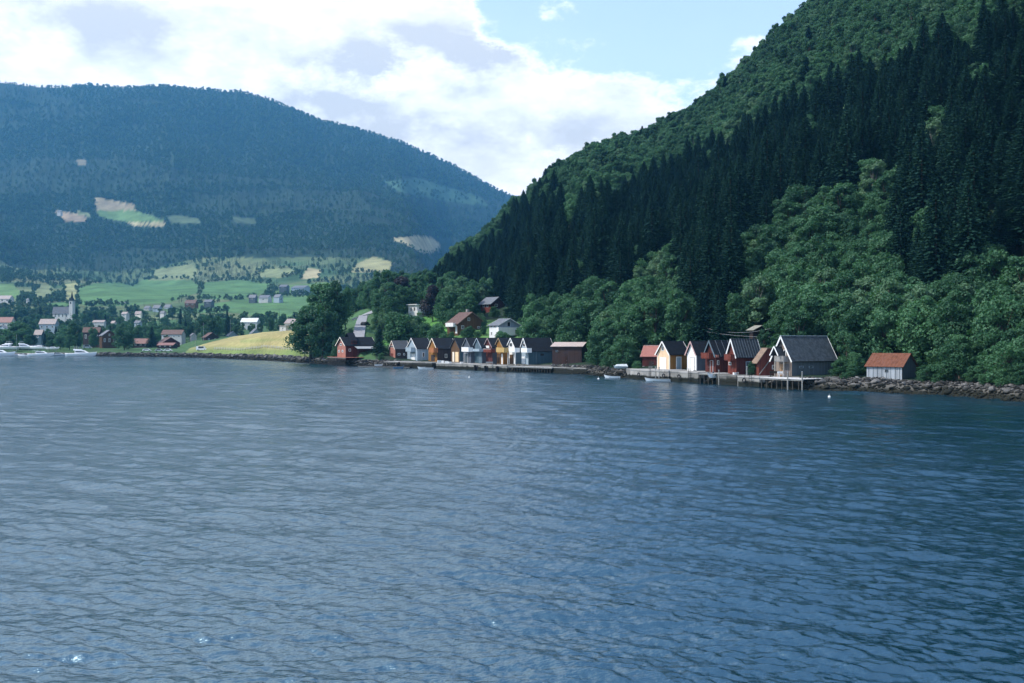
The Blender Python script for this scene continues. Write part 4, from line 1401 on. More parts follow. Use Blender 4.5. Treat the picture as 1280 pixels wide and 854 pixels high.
def spruce(seed, H=22.0, R=3.1, levels=30, per=9, clumps=6, bare=0.10):
    """tiers of drooping boughs round a straight stem"""
    rg = np.random.default_rng(seed)
    tb = MB(); tb.cyl((0, 0, -2), (0, 0, H * .97), 0.011 * H + .05, 0.02, 7)
    P_, N_, S_ = [], [], []
    for i in range(levels):
        u = i / (levels - 1)
        z = H * (bare + (1 - bare) * u ** 0.92)
        r = R * (1 - u) ** 0.72 * (0.82 + 0.36 * rg.random()) + 0.18
        r *= min(1, 0.62 + 2.2 * (u + .05))
        nb = max(4, int(per * (1.1 - .5 * u)))
        ph = rg.random() * 6.283
        for b in range(nb):
            th = ph + b * 6.283 / nb + rg.normal(0, .14)
            rl = r * (0.72 + .45 * rg.random())
            nc_ = max(2, int(clumps * rl / R + 1.5))
            t = (np.arange(nc_) + .6) / nc_
            droop = -0.30 * rl * t ** 1.6 + 0.10 * rl * t
            c = np.stack([np.cos(th) * rl * t, np.sin(th) * rl * t, z + droop + rg.normal(0, .08, nc_)], 1)
            n = np.stack([np.cos(th) * np.full(nc_, .45), np.sin(th) * np.full(nc_, .45), np.full(nc_, .9)], 1)
            P_.append(c); N_.append(n); S_.append((0.16 + 0.19 * (rl / R)) * (1.15 - .35 * t) * (.8 + .4 * rg.random(nc_)) * (H / 22) ** .5)
            # hanging twigs
            P_.append(c + [0, 0, -.22]); N_.append(np.stack([np.cos(th + 1.5) * np.ones(nc_), np.sin(th + 1.5) * np.ones(nc_), .15 * np.ones(nc_)], 1)); S_.append(.22 * np.ones(nc_) * (H / 22) ** .5)
    top = np.array([[0, 0, H * (0.985 + .01 * k)] for k in range(3)])
    P_.append(top); N_.append(np.array([[1, 0, .2], [0, 1, .2], [.7, .7, .2]])); S_.append(np.full(3, .22))
    v, f = quad_cloud(np.concatenate(P_), np.concatenate(N_), np.concatenate(S_), 0.30, 1.1, rg)
    return v, f, tb


def crown_mesh(name, v, f, mats):
    return mesh_np(name, v, f, mats, False)


class Kind:
    def __init__(s, v, f, tb, mat, bark, H):
        s.H = H
        s.crown = mesh_np('crown', v, f, [mat])
        me = mesh_np('trunk', tb.v, tb.f, [bark], True)
        s.trunk = me
        # joined copy for the masses
        n = len(v)
        tv = np.array(tb.v)
        faces = [tuple(q) for q in tb.f]
        # triangulate the trunk as quads (fans) to keep one array
        fq = [q for q in faces if len(q) == 4]
        allv = np.concatenate([v, tv]); allf = np.concatenate([f, np.array(fq) + n])
        s.mass = mesh_np('tree', allv, allf, [mat, bark], False, np.concatenate([np.zeros(len(f)), np.ones(len(fq))]))


BL = []
for k in range(7):
    H_ = [10, 11, 9, 12, 8.5, 11, 13][k]
    R_ = [3.7, 3.3, 3.9, 3.4, 3.6, 4.2, 3.2][k]
    v, f, tb = broadleaf(100 + k, H_, R_, [26, 30, 24, 32, 22, 32, 34][k], 210, 0.205, [.04, .07, .03, .08, .03, .04, .06][k])
    BL.append(Kind(v, f, tb, M_LEAF, M_BARK, H_))
BLP = []
for k in range(2):
    v, f, tb = broadleaf(200 + k, 12, 3.3, 20, 280, 0.24, .15)
    BLP.append(Kind(v, f, tb, M_LEAF_PALE, M_BARKG, 12))
v, f, tb = broadleaf(300, 15, 6.0, 26, 420, 0.32, .10)
COP = Kind(v, f, tb, M_COPPER, M_BARK, 15)
SP = []
for k in range(6):
    H_ = [22, 24, 20, 23, 26, 18][k]
    v, f, tb = spruce(400 + k, H_, [3.0, 3.3, 2.9, 2.6, 3.2, 2.9][k], [36, 38, 32, 36, 40, 30][k], 12, 9, [.08, .12, .05, .14, .1, .04][k])
    SP.append(Kind(v, f, tb, M_NEEDLE, M_BARK, H_))
# light shapes for the distance
FB = []
for k in range(4):
    v, f, tb = broadleaf(500 + k, 12, 4.6, 9, 26, 0.95, .1)
    FB.append(Kind(v, f, tb, M_LEAF_FAR, M_BARK, 12))
FS = []
for k in range(3):
    v, f, tb = spruce(600 + k, 18, 3.0, 9, 6, 2, .05)
    v_ = v.copy()
    FS.append(Kind(v_, f, tb, M_NEEDLE, M_BARK, 18))


def scatter_mass(name, label, pts, kinds, scales, rots, idx):
    """one object of kind stuff: geometry nodes place tree meshes on its points"""
    me = bpy.data.meshes.new(name)
    me.vertices.add(len(pts))
    me.vertices.foreach_set('co', np.asarray(pts, np.float32).ravel())
    a = me.attributes.new('scl', 'FLOAT_VECTOR', 'POINT'); a.data.foreach_set('vector', np.asarray(scales, np.float32).ravel())
    a = me.attributes.new('rot', 'FLOAT', 'POINT'); a.data.foreach_set('value', np.asarray(rots, np.float32))
    a = me.attributes.new('idx', 'INT', 'POINT'); a.data.foreach_set('value', np.asarray(idx, np.int32))
    o = add_obj(name, me)
    tag(o, label, kind='stuff')
    ng = bpy.data.node_groups.new(name + '_spread', 'GeometryNodeTree')
    ng.interface.new_socket('Geometry', in_out='INPUT', socket_type='NodeSocketGeometry')
    ng.interface.new_socket('Geometry', in_out='OUTPUT', socket_type='NodeSocketGeometry')
    N = ng.nodes; Lk = ng.links.new
    gi = N.new('NodeGroupInput'); go = N.new('NodeGroupOutput')
    jn = N.new('GeometryNodeJoinGeometry')
    for kd in kinds:
        src = bpy.data.objects.new(name + '_source', kd.mass)
        oi = N.new('GeometryNodeObjectInfo'); oi.inputs['Object'].default_value = src
        oi.inputs['As Instance'].default_value = True
        Lk(oi.outputs['Geometry'], jn.inputs[0])
    m2p = N.new('GeometryNodeMeshToPoints')
    Lk(gi.outputs[0], m2p.inputs['Mesh'])
    iop = N.new('GeometryNodeInstanceOnPoints')
    iop.inputs['Pick Instance'].default_value = True
    Lk(m2p.outputs[0], iop.inputs['Points']); Lk(jn.outputs[0], iop.inputs['Instance'])
    def attr(nm, ty):
        n = N.new('GeometryNodeInputNamedAttribute'); n.data_type = ty; n.inputs['Name'].default_value = nm
        return n.outputs['Attribute']
    Lk(attr('idx', 'INT'), iop.inputs['Instance Index'])
    Lk(attr('scl', 'FLOAT_VECTOR'), iop.inputs['Scale'])
    cx = N.new('ShaderNodeCombineXYZ'); Lk(attr('rot', 'FLOAT'), cx.inputs[2])
    e2r = N.new('FunctionNodeEulerToRotation'); Lk(cx.outputs[0], e2r.inputs[0])
    Lk(e2r.outputs[0], iop.inputs['Rotation'])
    Lk(iop.outputs[0], go.inputs[0])
    md = o.modifiers.new('spread', 'NODES'); md.node_group = ng
    return o


# ------------------------------------------------------------------ where trees stand
C_POLY = [(530, 352), (560, 330), (600, 306), (630, 276), (650, 250), (690, 226), (712, 262), (760, 238), (800, 218), (870, 190), (960, 152), (1060, 104),
          (1200, 52), (1290, 26), (1500, -60), (1700, -140), (1700, 260), (1500, 280), (1290, 296), (1240, 300), (1225, 330), (1190, 325), (1178, 348), (1128, 345), (1114, 290),
          (1128, 212), (1090, 205), (1060, 232), (1020, 248), (985, 250), (960, 280), (932, 300), (918, 330), (926, 402), (900, 416), (868, 412),
          (858, 360), (840, 296), (800, 338), (770, 362), (740, 352), (700, 362), (660, 382), (640, 375), (610, 352), (570, 352)]
fp = np.array(footprints)


def near_fp(x, y, extra=0.0):
    r = np.zeros(len(x), bool)
    for (fx, fy, fr) in footprints:
        r |= (x - fx) ** 2 + (y - fy) ** 2 < (fr + extra) ** 2
    return r


def hides(x, y, z, h, rad_, part=0.3):
    """would a tree of this size stand in front of a building that the photo shows?"""
    px, pb = proj(x, y, z); _, pt = proj(x, y, z + h)
    w = rad_ / y * F * 0.7
    r = np.zeros(len(x), bool)
    for (x0, y0, x1, y1, Yd) in viewboxes:
        r |= (y < Yd + 3) & (px + w > x0) & (px - w < x1) & (pt < y1 - part * (y1 - y0)) & (pb > y0)
    return r


# jittered grid over the near slope, step grows with distance
pts = []
def grid(x0, x1, y0, y1, st):
    xs, ys = np.meshgrid(np.arange(x0, x1, st), np.arange(y0, y1, st))
    return np.stack([xs.ravel(), ys.ravel()], 1) + rng.uniform(-.42, .42, (xs.size, 2)) * st
A1 = grid(-110, 330, -40, 330, 4.6)
A2 = grid(-130, 520, 330, 900, 5.7)
cand = np.concatenate([A1, A2])
x, y = cand[:, 0], cand[:, 1]
a = np.arctan2(x, y); r = np.hypot(x, y)
inl = r - shore_r(a)
px_a = 640 + F * np.tan(np.clip(a, -1.3, 1.3))
crest_r = np.interp(a, CA, CR[:, 6])
ok = (inl > 5.5) & (px_a > 455) & (a < math.radians(100)) & (r < crest_r + 35)
# thin out beyond the frame's right-hand side
side = px_a > 1480
ok &= ~side | (rng.random(len(x)) < 0.45)
cand = cand[ok]; x, y, a, r, inl, px_a = [q[ok] for q in (x, y, a, r, inl, px_a)]
z = ground(x, y)
gpx, gpy = proj(x, np.maximum(y, 1), z)
gpx = np.where(y > 5, gpx, 3000)
tpx, tpy = proj(x, np.maximum(y, 1), z + 9)
front = y > 5
conif = inpoly(np.where(front, tpx, 1600), np.where(front, tpy, 100), C_POLY)
conif |= ~front & (inl > 110)
conif &= ~((np.hypot(tpx - 1160, tpy - 166) < 16) | (np.hypot(tpx - 1225, tpy - 96) < 14) | (np.hypot(tpx - 745, tpy - 236) < 10))
pale = (np.hypot(tpx - 1160, tpy - 166) < 22) | ((rng.random(len(x)) < .07)) | (np.hypot(tpx - 870, tpy - 300) < 20) & (rng.random(len(x)) < .5)
# a few stray spruces on the silhouette and in the upper leafy strip
strays = (~conif) & (rng.random(len(x)) < 0.012) & (gpy < 300)
conif |= strays
conif &= ~((rng.random(len(x)) < .045) & (r < 600))
drop = infields(gpx, gpy, y) | infields(gpx, gpy - 8, y)
# road strip
drop |= (gpx > 430) & (gpx < 471) & (y < 480)
drop |= near_fp(x, y, 1.0)
Ht = np.where(conif, 21, 10.5)
hd = hides(x, y, z, Ht * .85, np.where(conif, 2.2, 3.3))
shrub = hd & ~hides(x, y, z, np.full(len(x), 2.8), np.full(len(x), 1.4))
conif &= ~shrub
drop |= hd & ~shrub
# spruces need more room
drop |= conif & (rng.random(len(x)) < 0.16) & (r < 400)
drop |= (inl < 22) & conif
# the shelf where the boathouses stand stays low
keep = ~drop
x, y, z, a, r, inl, conif, pale, gpx, gpy, shrub = [q[keep] for q in (x, y, z, a, r, inl, conif, pale, gpx, gpy, shrub)]
n = len(x)
sc = rng.uniform(.78, 1.22, n)
sc = np.where(conif, rng.uniform(.55, 1.12, n) * (1 + .5 * fbm(x, y, 30, 2)), sc)
sc *= np.where((inl < 16) & ~conif, 0.62, 1.0)
sc *= np.where(~conif & (gpy < 330) & (r > 330), 0.92, 1.0)
sc *= np.where(conif, np.interp(r, [150, 300, 450, 700], [1.0, .88, .68, .48]), 1.0)
sc = np.where(shrub, rng.uniform(.22, .34, n), sc)
sx = sc * rng.uniform(.9, 1.15, n) * np.where(conif, np.clip(.55 + .75 / np.maximum(sc, .3), 1.2, 2.1), 1.0) * np.where(shrub, 1.3, 1.0)
rot = rng.random(n) * 6.283
print('near slope trees', n, 'spruce', conif.sum())

tree_groups = {}
landm = [(-200, 455, 'beside meadow'), (455, 545, 'behind salmon boathouse'), (545, 610, 'around brown chalet'), (610, 690, 'above railed white house'),
         (690, 790, 'above brown hut'), (790, 862, 'above peach-gabled boathouse'), (862, 930, 'above red boathouses'),
         (930, 1050, 'above big grey boathouse'), (1050, 1150, 'above rusty-roofed hut'), (1150, 1400, 'near right edge')]
bands = [(-500, 110, 'high on slope'), (110, 200, 'on upper slope'), (200, 290, 'half way up slope'), (290, 370, 'on lower slope'), (370, 430, 'low on slope'), (430, 999, 'near shore')]


def tree_label(kind, gx_, gy_, s, hgt):
    lm = next(l for (p, q, l) in landm if p <= gx_ < q)
    bd = next(l for (p, q, l) in bands if p <= gy_ < q)
    size = 'small' if s < .85 else ('tall' if s > 1.08 else 'medium')
    return f'{size} {kind} {bd}, {lm}', f'{size} {kind}s {bd} {lm}'


ORD = 'first second third fourth fifth sixth seventh eighth ninth tenth eleventh twelfth thirteenth fourteenth fifteenth sixteenth seventeenth eighteenth nineteenth twentieth'.split()
ORD += ['twenty-' + w for w in ORD[:9]] + ['thirtieth'] + ['thirty-' + w for w in ORD[:9]] + ['fortieth'] + ['forty-' + w for w in ORD[:9]]


def number_alike(objs):
    """things that share a label are told apart by their order from the left"""
    by = {}
    for o in objs: by.setdefault(o['label'], []).append(o)
    for lab, os_ in by.items():
        if len(os_) < 2: continue
        os_.sort(key=lambda o: o.location.x / max(o.location.y, 1))
        for k, o in enumerate(os_):
            o['label'] = ('leftmost' if k == 0 else 'rightmost' if k == len(os_) - 1 else ORD[k] + ' from left') + ', ' + lab


def place_tree(kd, name, x_, y_, z_, s, sxy, rz, label, cat, group):
    root = empty(name, (x_, y_, z_), rz, label, cat, group)
    root.scale = (sxy, sxy, s)
    for nm, me in (('trunk', kd.trunk), ('crown', kd.crown)):
        c = bpy.data.objects.new(nm, me); COL.objects.link(c); c.parent = root
    return root


inview = (y > 20) & (gpx > -5) & (gpx < 1285) & (gpy > 5)
size_px = np.where(conif, 22, 11) * sc * F / np.maximum(y, 10)
# what stands in front of what: coarse screen cells keep the front trees
mass = {0: [], 1: [], 2: []}
idx_all = np.zeros(n, int)
for cls, sel in ((0, ~conif & ~pale), (1, ~conif & pale), (2, conif)):
    idx_all[sel] = rng.integers(0, (7, 2, 6)[cls], sel.sum())
solo = np.zeros(n, bool)
for want, sel in ((270, ~conif), (300, conif)):
    q = np.where(sel & inview)[0]
    q = q[np.argsort(-size_px[q])][:want]
    solo[q] = True
for i in np.where(solo)[0]:
    if conif[i]:
        lab, grp = tree_label('dark spruce', gpx[i], gpy[i], sc[i], 22)
        place_tree(SP[idx_all[i]], 'spruce_tree', x[i], y[i], z[i], sc[i], sx[i], rot[i], lab, 'tree', grp)
    elif pale[i]:
        lab, grp = tree_label('pale silvery-green broadleaf tree', gpx[i], gpy[i], sc[i], 12)
        place_tree(BLP[idx_all[i]], 'broadleaf_tree', x[i], y[i], z[i], sc[i] * .9, sx[i] * .9, rot[i], lab, 'tree', grp)
    else:
        lab, grp = tree_label('green broadleaf tree', gpx[i], gpy[i], sc[i], 10)
        place_tree(BL[idx_all[i]], 'broadleaf_tree', x[i], y[i], z[i], sc[i], sx[i], rot[i], lab, 'tree', grp)
for cls, kinds, nm, lab in ((0, BL, 'broadleaf_woodland', 'green broadleaf woodland covering the rest of the near slope'),
                            (1, BLP, 'pale_woodland', 'scattered pale-leaved trees in the wood on the near slope'),
                            (2, SP, 'spruce_forest', 'dark spruce forest covering the rest of the near slope')):
    sel = ~solo & ((~conif & ~pale) if cls == 0 else (~conif & pale) if cls == 1 else conif)
    s3 = np.stack([sx[sel], sx[sel], sc[sel]], 1)
    scatter_mass(nm, lab, np.stack([x[sel], y[sel], z[sel] - .2], 1), kinds, s3, rot[sel], idx_all[sel])

# low bushes along the foot of the slope
ug = grid(-110, 150, 40, 330, 2.3)
ux, uy = ug[:, 0], ug[:, 1]
ua = np.arctan2(ux, uy); ui = np.hypot(ux, uy) - shore_r(ua); upx = 640 + F * np.tan(ua)
q = (ui > 4.2) & (ui < 16) & (((upx > 738) & (upx < 800)) | ((upx > 1046) & (upx < 1700)) | ((upx > 380) & (upx < 425)))
q |= (ui > 14) & (ui < 26) & (upx > 735) & (upx < 1700)
q |= (ui > 45) & (ui < 150) & (upx > 560) & (upx < 700) & (rng.random(len(ux)) < .35)
q &= ~near_fp(ux, uy, -.6)
ux, uy, ui = ux[q], uy[q], ui[q]; uz = ground(ux, uy)
q = ~hides(ux, uy, uz, np.full(len(ux), 1.6), np.full(len(ux), 1.0), .35)
ux, uy, uz = ux[q], uy[q], uz[q]
us = rng.uniform(.12, .30, len(ux))
scatter_mass('undergrowth', 'low bushes and saplings along the foot of the wooded slope', np.stack([ux, uy, uz - .1], 1), BL, np.stack([us * 1.4, us * 1.4, us], 1), rng.random(len(ux)) * 6.28, rng.integers(0, 7, len(ux)))

# ------------------------------------------------------------------ the big trees by the water in the middle of the view
special = [
    # px, base py, Y, height px, kind, width factor, label
    (388, 446, 345, 62, BL[5], 1.25, 'silvery leftmost tree of the big clump beside the straw meadow', 'broadleaf_tree'),
    (403, 446, 338, 58, BL[0], 1.1, 'front low tree of the big clump on the bank', 'broadleaf_tree'),
    (408, 444, 352, 92, BL[3], 1.1, 'tallest tree in the middle of the big clump on the bank', 'broadleaf_tree'),
    (396, 443, 362, 76, BL[6], 1.25, 'leafy tree at the back left of the big clump on the bank', 'broadleaf_tree'),
    (418, 441, 350, 92, BL[6], .85, 'tall dark tree at the right of the big clump above the farmhouse', 'broadleaf_tree'),
    (432, 431, 372, 74, BL[1], .55, 'slim tree left of the road behind the farmhouse', 'broadleaf_tree'),
    (424, 447, 322, 24, BL[4], 1.0, 'low bush left of the salmon farmhouse gable', 'broadleaf_tree'),
    (438, 424, 345, 14, BL[2], .8, 'young tree at the left foot of the road', 'broadleaf_tree'),
    (474, 446, 308, 40, SP[5], 1.6, 'small pointed spruce right of the red farmhouse', 'spruce_tree'),
    (475, 402, 470, 64, BL[6], .9, 'large tree right of the top of the road', 'broadleaf_tree'),
    (488, 400, 455, 64, BL[3], 1.2, 'broad tree above the lawn, left of the copper tree', 'broadleaf_tree'),
    (479, 411, 430, 36, BL[5], .95, 'rounded tree at the upper edge of the lawn', 'broadleaf_tree'),
    (502, 396, 430, 50, COP, 1.05, 'dark copper-leaved tree behind the lawn', 'copper_beech'),
    (490, 392, 470, 52, BL[1], 1.3, 'dark green tree behind the copper tree', 'broadleaf_tree'),
    (541, 403, 372, 46, COP, .75, 'dark round tree right of the white flat-roofed house', 'copper_beech'),
    (500, 434, 315, 44, BL[5], 1.15, 'grey-green tree directly above the salmon boathouse', 'broadleaf_tree'),
    (513, 424, 335, 30, BL[2], 1.0, 'bush below the white flat-roofed house', 'broadleaf_tree'),
    (524, 412, 350, 17, BL[4], 1.2, 'low light-green bush under the balcony of the white house', 'broadleaf_tree'),
    (535, 418, 330, 14, BL[2], 1.2, 'low bush on the lawn left of the chalet', 'broadleaf_tree'),
    (548, 422, 318, 12, BL[0], 1.2, 'shrub by the chalet steps', 'broadleaf_tree'),
    (585, 422, 300, 15, BL[1], 1.0, 'small grey-green tree in front of the chalet gable', 'broadleaf_tree'),
    (605, 412, 330, 16, BL[3], 1.1, 'tree between the chalet and the white house with railing', 'broadleaf_tree'),
    (617, 400, 352, 17, BL[0], 1.2, 'yellowish bushy tree below the red cabin', 'broadleaf_tree'),
    (628, 423, 288, 9, BL[4], 1.1, 'bush under the white railing', 'broadleaf_tree'),
    (940.5, 469.5, 169.5, 17, BL[2], .85, 'bright green bush between the A-frame boathouse and the red hut', 'broadleaf_tree'),
    (1058, 470, 164, 58, BL[3], 1.0, 'leafy tree at the right end of the big grey boathouse', 'broadleaf_tree'),
    (1070, 474, 158, 34, BL[5], 1.0, 'round low tree left of the rusty-roofed hut', 'broadleaf_tree'),
    (955, 445, 186, 34, BL[6], 1.0, 'tree rising behind the red hut and big boathouse', 'broadleaf_tree'),
    (748, 455, 225, 40, BL[0], 1.1, 'leafy tree right beside the low brown hut', 'broadleaf_tree'),
    (765, 458, 215, 30, BL[2], 1.1, 'tree behind the white boat cover on the quay', 'broadleaf_tree'),
    (785, 458, 213, 34, BL[5], 1.0, 'tree left of the small red shed', 'broadleaf_tree'),
    (872, 420, 230, 110, SP[4], 1.1, 'tall lone spruce standing out of the leafy wood above the red boathouses', 'spruce_tree'),
    (893, 425, 222, 118, SP[1], 1.1, 'tall very dark spruce above the red boathouses, right of another', 'spruce_tree'),
    (912, 420, 236, 95, SP[3], 1.1, 'spruce at the right side of the dark column above the A-frame boathouse', 'spruce_tree'),
]
for (px, py, Yd, hp, kd, wf, lab, nm) in special:
    X_ = (px - 640) / F * Yd
    zg = g1(X_, Yd)
    ztop = zz(py - hp, Yd)
    s = max(0.15, (ztop - zg) / kd.H)
    place_tree(kd, nm, X_, Yd, zg, s, s * wf, rng.random() * 6.28, lab, 'tree', None)

# ------------------------------------------------------------------ village trees
cand = []
for k in range(5200):
    Yd = 1 / rng.uniform(1 / 1500, 1 / 535)
    px = rng.uniform(-120, 452)
    cand.append((px, Yd))
cand = np.array(cand)
px, Yd = cand[:, 0], cand[:, 1]
x = (px - 640) / F * Yd; y = Yd
z = ground(x, y); a = np.arctan2(x, y); inl = np.hypot(x, y) - shore_r(a)
gpx, gpy = proj(x, y, z)
hgt = rng.uniform(7, 16, len(x))
ok = (inl > 34) & ~infields(gpx, gpy, y) & ~infields(gpx, gpy - 5, y) & ~near_fp(x, y, 3) & ~hides(x, y, z, hgt, hgt * .3, .5)
# keep the green fields and the straw meadow open to view
_, tpy = proj(x, y, z + hgt)
ok &= ~(inpoly(gpx, tpy + 2, fields[0][0]) | inpoly(gpx, tpy + 2, fields[2][0]) | (inpoly(gpx, tpy + 1, fields[3][0]) & (tpy < 388)))
ok &= ~((gpx > 235) & (gpx < 400) & (y < 560) )
ok &= ~((gpx > 205) & (gpx < 400) & (gpy < 399))
cand = np.stack([x, y, z, hgt, gpx, gpy, inl], 1)[ok]
# thin by screen distance so that crowns overlap but do not pile up
order = np.argsort(cand[:, 1]); cand = cand[order]
kept = []
for c in cand:
    dxy = 0.42 * c[3] * F / c[1]
    if all(abs(c[4] - q[4]) > dxy or abs(c[5] - q[5]) > 2.2 for q in kept[-400:]):
        kept.append(c)
kept = np.array(kept)
print('village trees', len(kept))
vis = kept[(kept[:, 4] > -5) & (kept[:, 4] < 460)]
sz = kept[:, 3] / kept[:, 1] * (kept[:, 4] > -10)
big = set(np.argsort(-sz)[:190].tolist())
vl = [(-200, 30, 'behind moored boats'), (30, 60, 'left of the church'), (60, 110, 'below the church'), (110, 160, 'around the grey-brown barn'),
      (160, 200, 'behind the salmon-roofed hut'), (200, 250, 'around dark red shed'), (250, 300, 'behind straw meadow start'), (300, 350, 'by the white-roofed hall'), (350, 470, 'behind the low white villa')]
rest = []
for i, c in enumerate(kept):
    con = rng.random() < .16
    if i in big:
        lm = next(l for (p, q, l) in vl if p <= c[4] < q)
        dist = 'near the water' if c[1] < 650 else ('mid village' if c[1] < 900 else 'far back')
        size = 'tall' if c[3] > 13 else ('small' if c[3] < 9 else 'middling')
        if con:
            kd = SP[rng.integers(6)]; s = c[3] * 1.15 / kd.H; kn = 'pointed spruce'
            place_tree(kd, 'spruce_tree', c[0], c[1], c[2], s, s * 1.3, rng.random() * 6.28, f'{size} pointed spruce {dist}, {lm}', 'tree', f'village spruces {dist} {lm}')
        else:
            kd = BL[rng.integers(7)]; s = c[3] / kd.H
            place_tree(kd, 'village_tree', c[0], c[1], c[2], s, s * rng.uniform(1, 1.25), rng.random() * 6.28, f'{size} round-crowned tree {dist}, {lm}', 'tree', f'village trees {dist} {lm}')
    else:
        rest.append(c)
rest = np.array(rest)
nr_ = len(rest)
s_ = rest[:, 3] / 12
scatter_mass('village_woodland', 'mass of smaller trees between the village houses', rest[:, :3], FB + FS[:1], np.stack([s_ * 1.05, s_ * 1.05, s_], 1), rng.random(nr_) * 6.28, np.where(rng.random(nr_) < .12, 4, rng.integers(0, 4, nr_)))
# hedges and tree lines along the edges of the pastures
hx = []
for fi in (0, 1, 2, 3, 4, 5, 7, 8, 9, 10, 11, 12):
    poly, y0, y1, c = fields[fi]
    for k in range(len(poly)):
        (ax, ay), (bx_, by_) = poly[k], poly[(k + 1) % len(poly)]
        if rng.random() < .22: continue
        nseg = max(1, int(math.hypot(bx_ - ax, by_ - ay) / 3.2))
        for t in np.arange(nseg) / nseg:
            if rng.random() < .25: continue
            qx, qy = ax + (bx_ - ax) * t + rng.normal(0, .8), ay + (by_ - ay) * t + rng.normal(0, .5)
            if qx < -60 or qx > 560: continue
            ys = np.arange(y0, y1, 12.0); xs = (qx - 640) / F * ys
            pys = 427 - F * (ground(xs, ys) - CAMZ) / ys
            k_ = int(np.argmin(np.abs(pys - qy)))
            if abs(pys[k_] - qy) < 2.5: hx.append((xs[k_], ys[k_], rng.uniform(.35, .85)))
hx = np.array(hx)
hz_ = ground(hx[:, 0], hx[:, 1])
scatter_mass('hedgerow', 'dark hedges and tree lines between the pastures of the far slope', np.stack([hx[:, 0], hx[:, 1], hz_ - .3], 1), FB, np.stack([hx[:, 2] * 1.2, hx[:, 2] * 1.2, hx[:, 2]], 1), rng.random(len(hx)) * 6.28, rng.integers(0, 4, len(hx)))
# the dark big tree by the marina
for (px, py, Yd, hp, kd, wf, lab) in [(21, 436, 570, 34, BL[5], 1.45, 'very large dark round tree behind the moored boats'), (4, 437, 575, 26, BL[0], 1.2, 'dark tree at the left edge beside the large one'),
                                      (94, 434, 585, 32, BL[6], 1.2, 'tall dark tree left of the brown house'), (117, 433, 577, 24, BL[1], .8, 'narrow dark tree in front of the brown house'),
                                      (66, 434, 585, 16, BL[4], 1.2, 'low round tree between boats and village'), (190, 434, 588, 26, SP[5], 1.8, 'dark conical tree right of the salmon-roofed hut'),
                                      (148, 433, 590, 24, BL[3], 1.2, 'leafy tree right of the grey-brown barn')]:
    X_ = (px - 640) / F * Yd; zg = g1(X_, Yd); s = (zz(py - hp, Yd) - zg) / kd.H
    place_tree(kd, 'village_tree', X_, Yd, zg, s, s * wf, rng.random() * 6.28, lab, 'tree', None)

# ------------------------------------------------------------------ forest of the far mountain
pts = []; 
pxs = np.arange(-260, 800, 3.0)
for p in pxs:
    for rep in (0,):
        p_ = p + rng.uniform(-1.5, 1.5)
        ya = np.arange(1180, 5600, 6.0)
        xa = (p_ - 640) / F * ya
        za = ground(xa, ya)
        py_ = 427 - F * (za - CAMZ) / ya
        # running upward progress on screen; slopes turned away still get sparse trees
        stepv = np.maximum(np.abs(np.diff(py_, prepend=py_[0])), 6.0 / ya * 22)
        cum = np.cumsum(stepv) / 2.3 + rng.random()
        k = np.where(np.diff(np.floor(cum), prepend=0) > 0)[0]
        jit = rng.uniform(-3, 3, len(k))
        xj = rng.uniform(-2.6, 2.6, len(k)) / F * ya[k]
        pts.append(np.stack([xa[k] + xj, ya[k] + jit * 3, za[k]], 1))
pts = np.concatenate(pts)
x, y = pts[:, 0], pts[:, 1]; z = ground(x, y)
gpx, gpy = proj(x, y, z)
vis = np.ones(len(x), bool)
infd = np.zeros(len(x), bool)
for poly, y0, y1, c in fields:
    if y1 < 700: continue
    lush = (c == (0.05, 0.10, 0.06))
    q = (inpoly(gpx, gpy, poly) | inpoly(gpx, gpy - 4, poly)) & (y > y0 - 100) & (y < y1 + 100)
    if lush: q &= rng.random(len(x)) < .75
    infd |= q
# open farmland low down: only scattered trees and hedges
farm = (gpy > 352) & (gpx > -100) & (gpx < 420) & (y < 1900)
nfar = fbm(x, y, 260, 3)
infd |= farm & (nfar < -0.03)
sparse = (gpy > 320) & (gpy < 356) & (gpx > 300) & (gpx < 420)
infd |= sparse & (fbm(x + 99, y, 140, 3) < 0.0)
infd |= near_fp(x, y, 6)
infd |= hides(x, y, z, np.full(len(x), 11.0), np.full(len(x), 4.0))
keep = ~infd
x, y, z, gpx, gpy = [q[keep] for q in (x, y, z, gpx, gpy)]
nn = len(x)
# spruce belts run across the slope, leafy wood between them; dense upper spruce stands in for a cloud shadow
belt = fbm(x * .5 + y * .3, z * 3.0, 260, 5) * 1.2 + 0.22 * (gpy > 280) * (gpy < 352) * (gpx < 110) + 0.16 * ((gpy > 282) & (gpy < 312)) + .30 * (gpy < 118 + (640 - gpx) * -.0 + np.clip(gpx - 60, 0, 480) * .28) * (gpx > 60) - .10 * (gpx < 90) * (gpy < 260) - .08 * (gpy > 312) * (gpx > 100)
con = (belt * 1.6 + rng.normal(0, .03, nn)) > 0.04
s_ = rng.uniform(.75, 1.25, nn) * np.clip(y / 3600, .72, 1.15)
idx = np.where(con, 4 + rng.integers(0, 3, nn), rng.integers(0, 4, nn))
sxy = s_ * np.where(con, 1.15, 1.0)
print('far forest', nn)
scatter_mass('mountain_forest', 'forest covering the far blue mountain', np.stack([x, y, z - .5], 1), FB + FS, np.stack([sxy, sxy, s_], 1), rng.random(nn) * 6.28, idx)

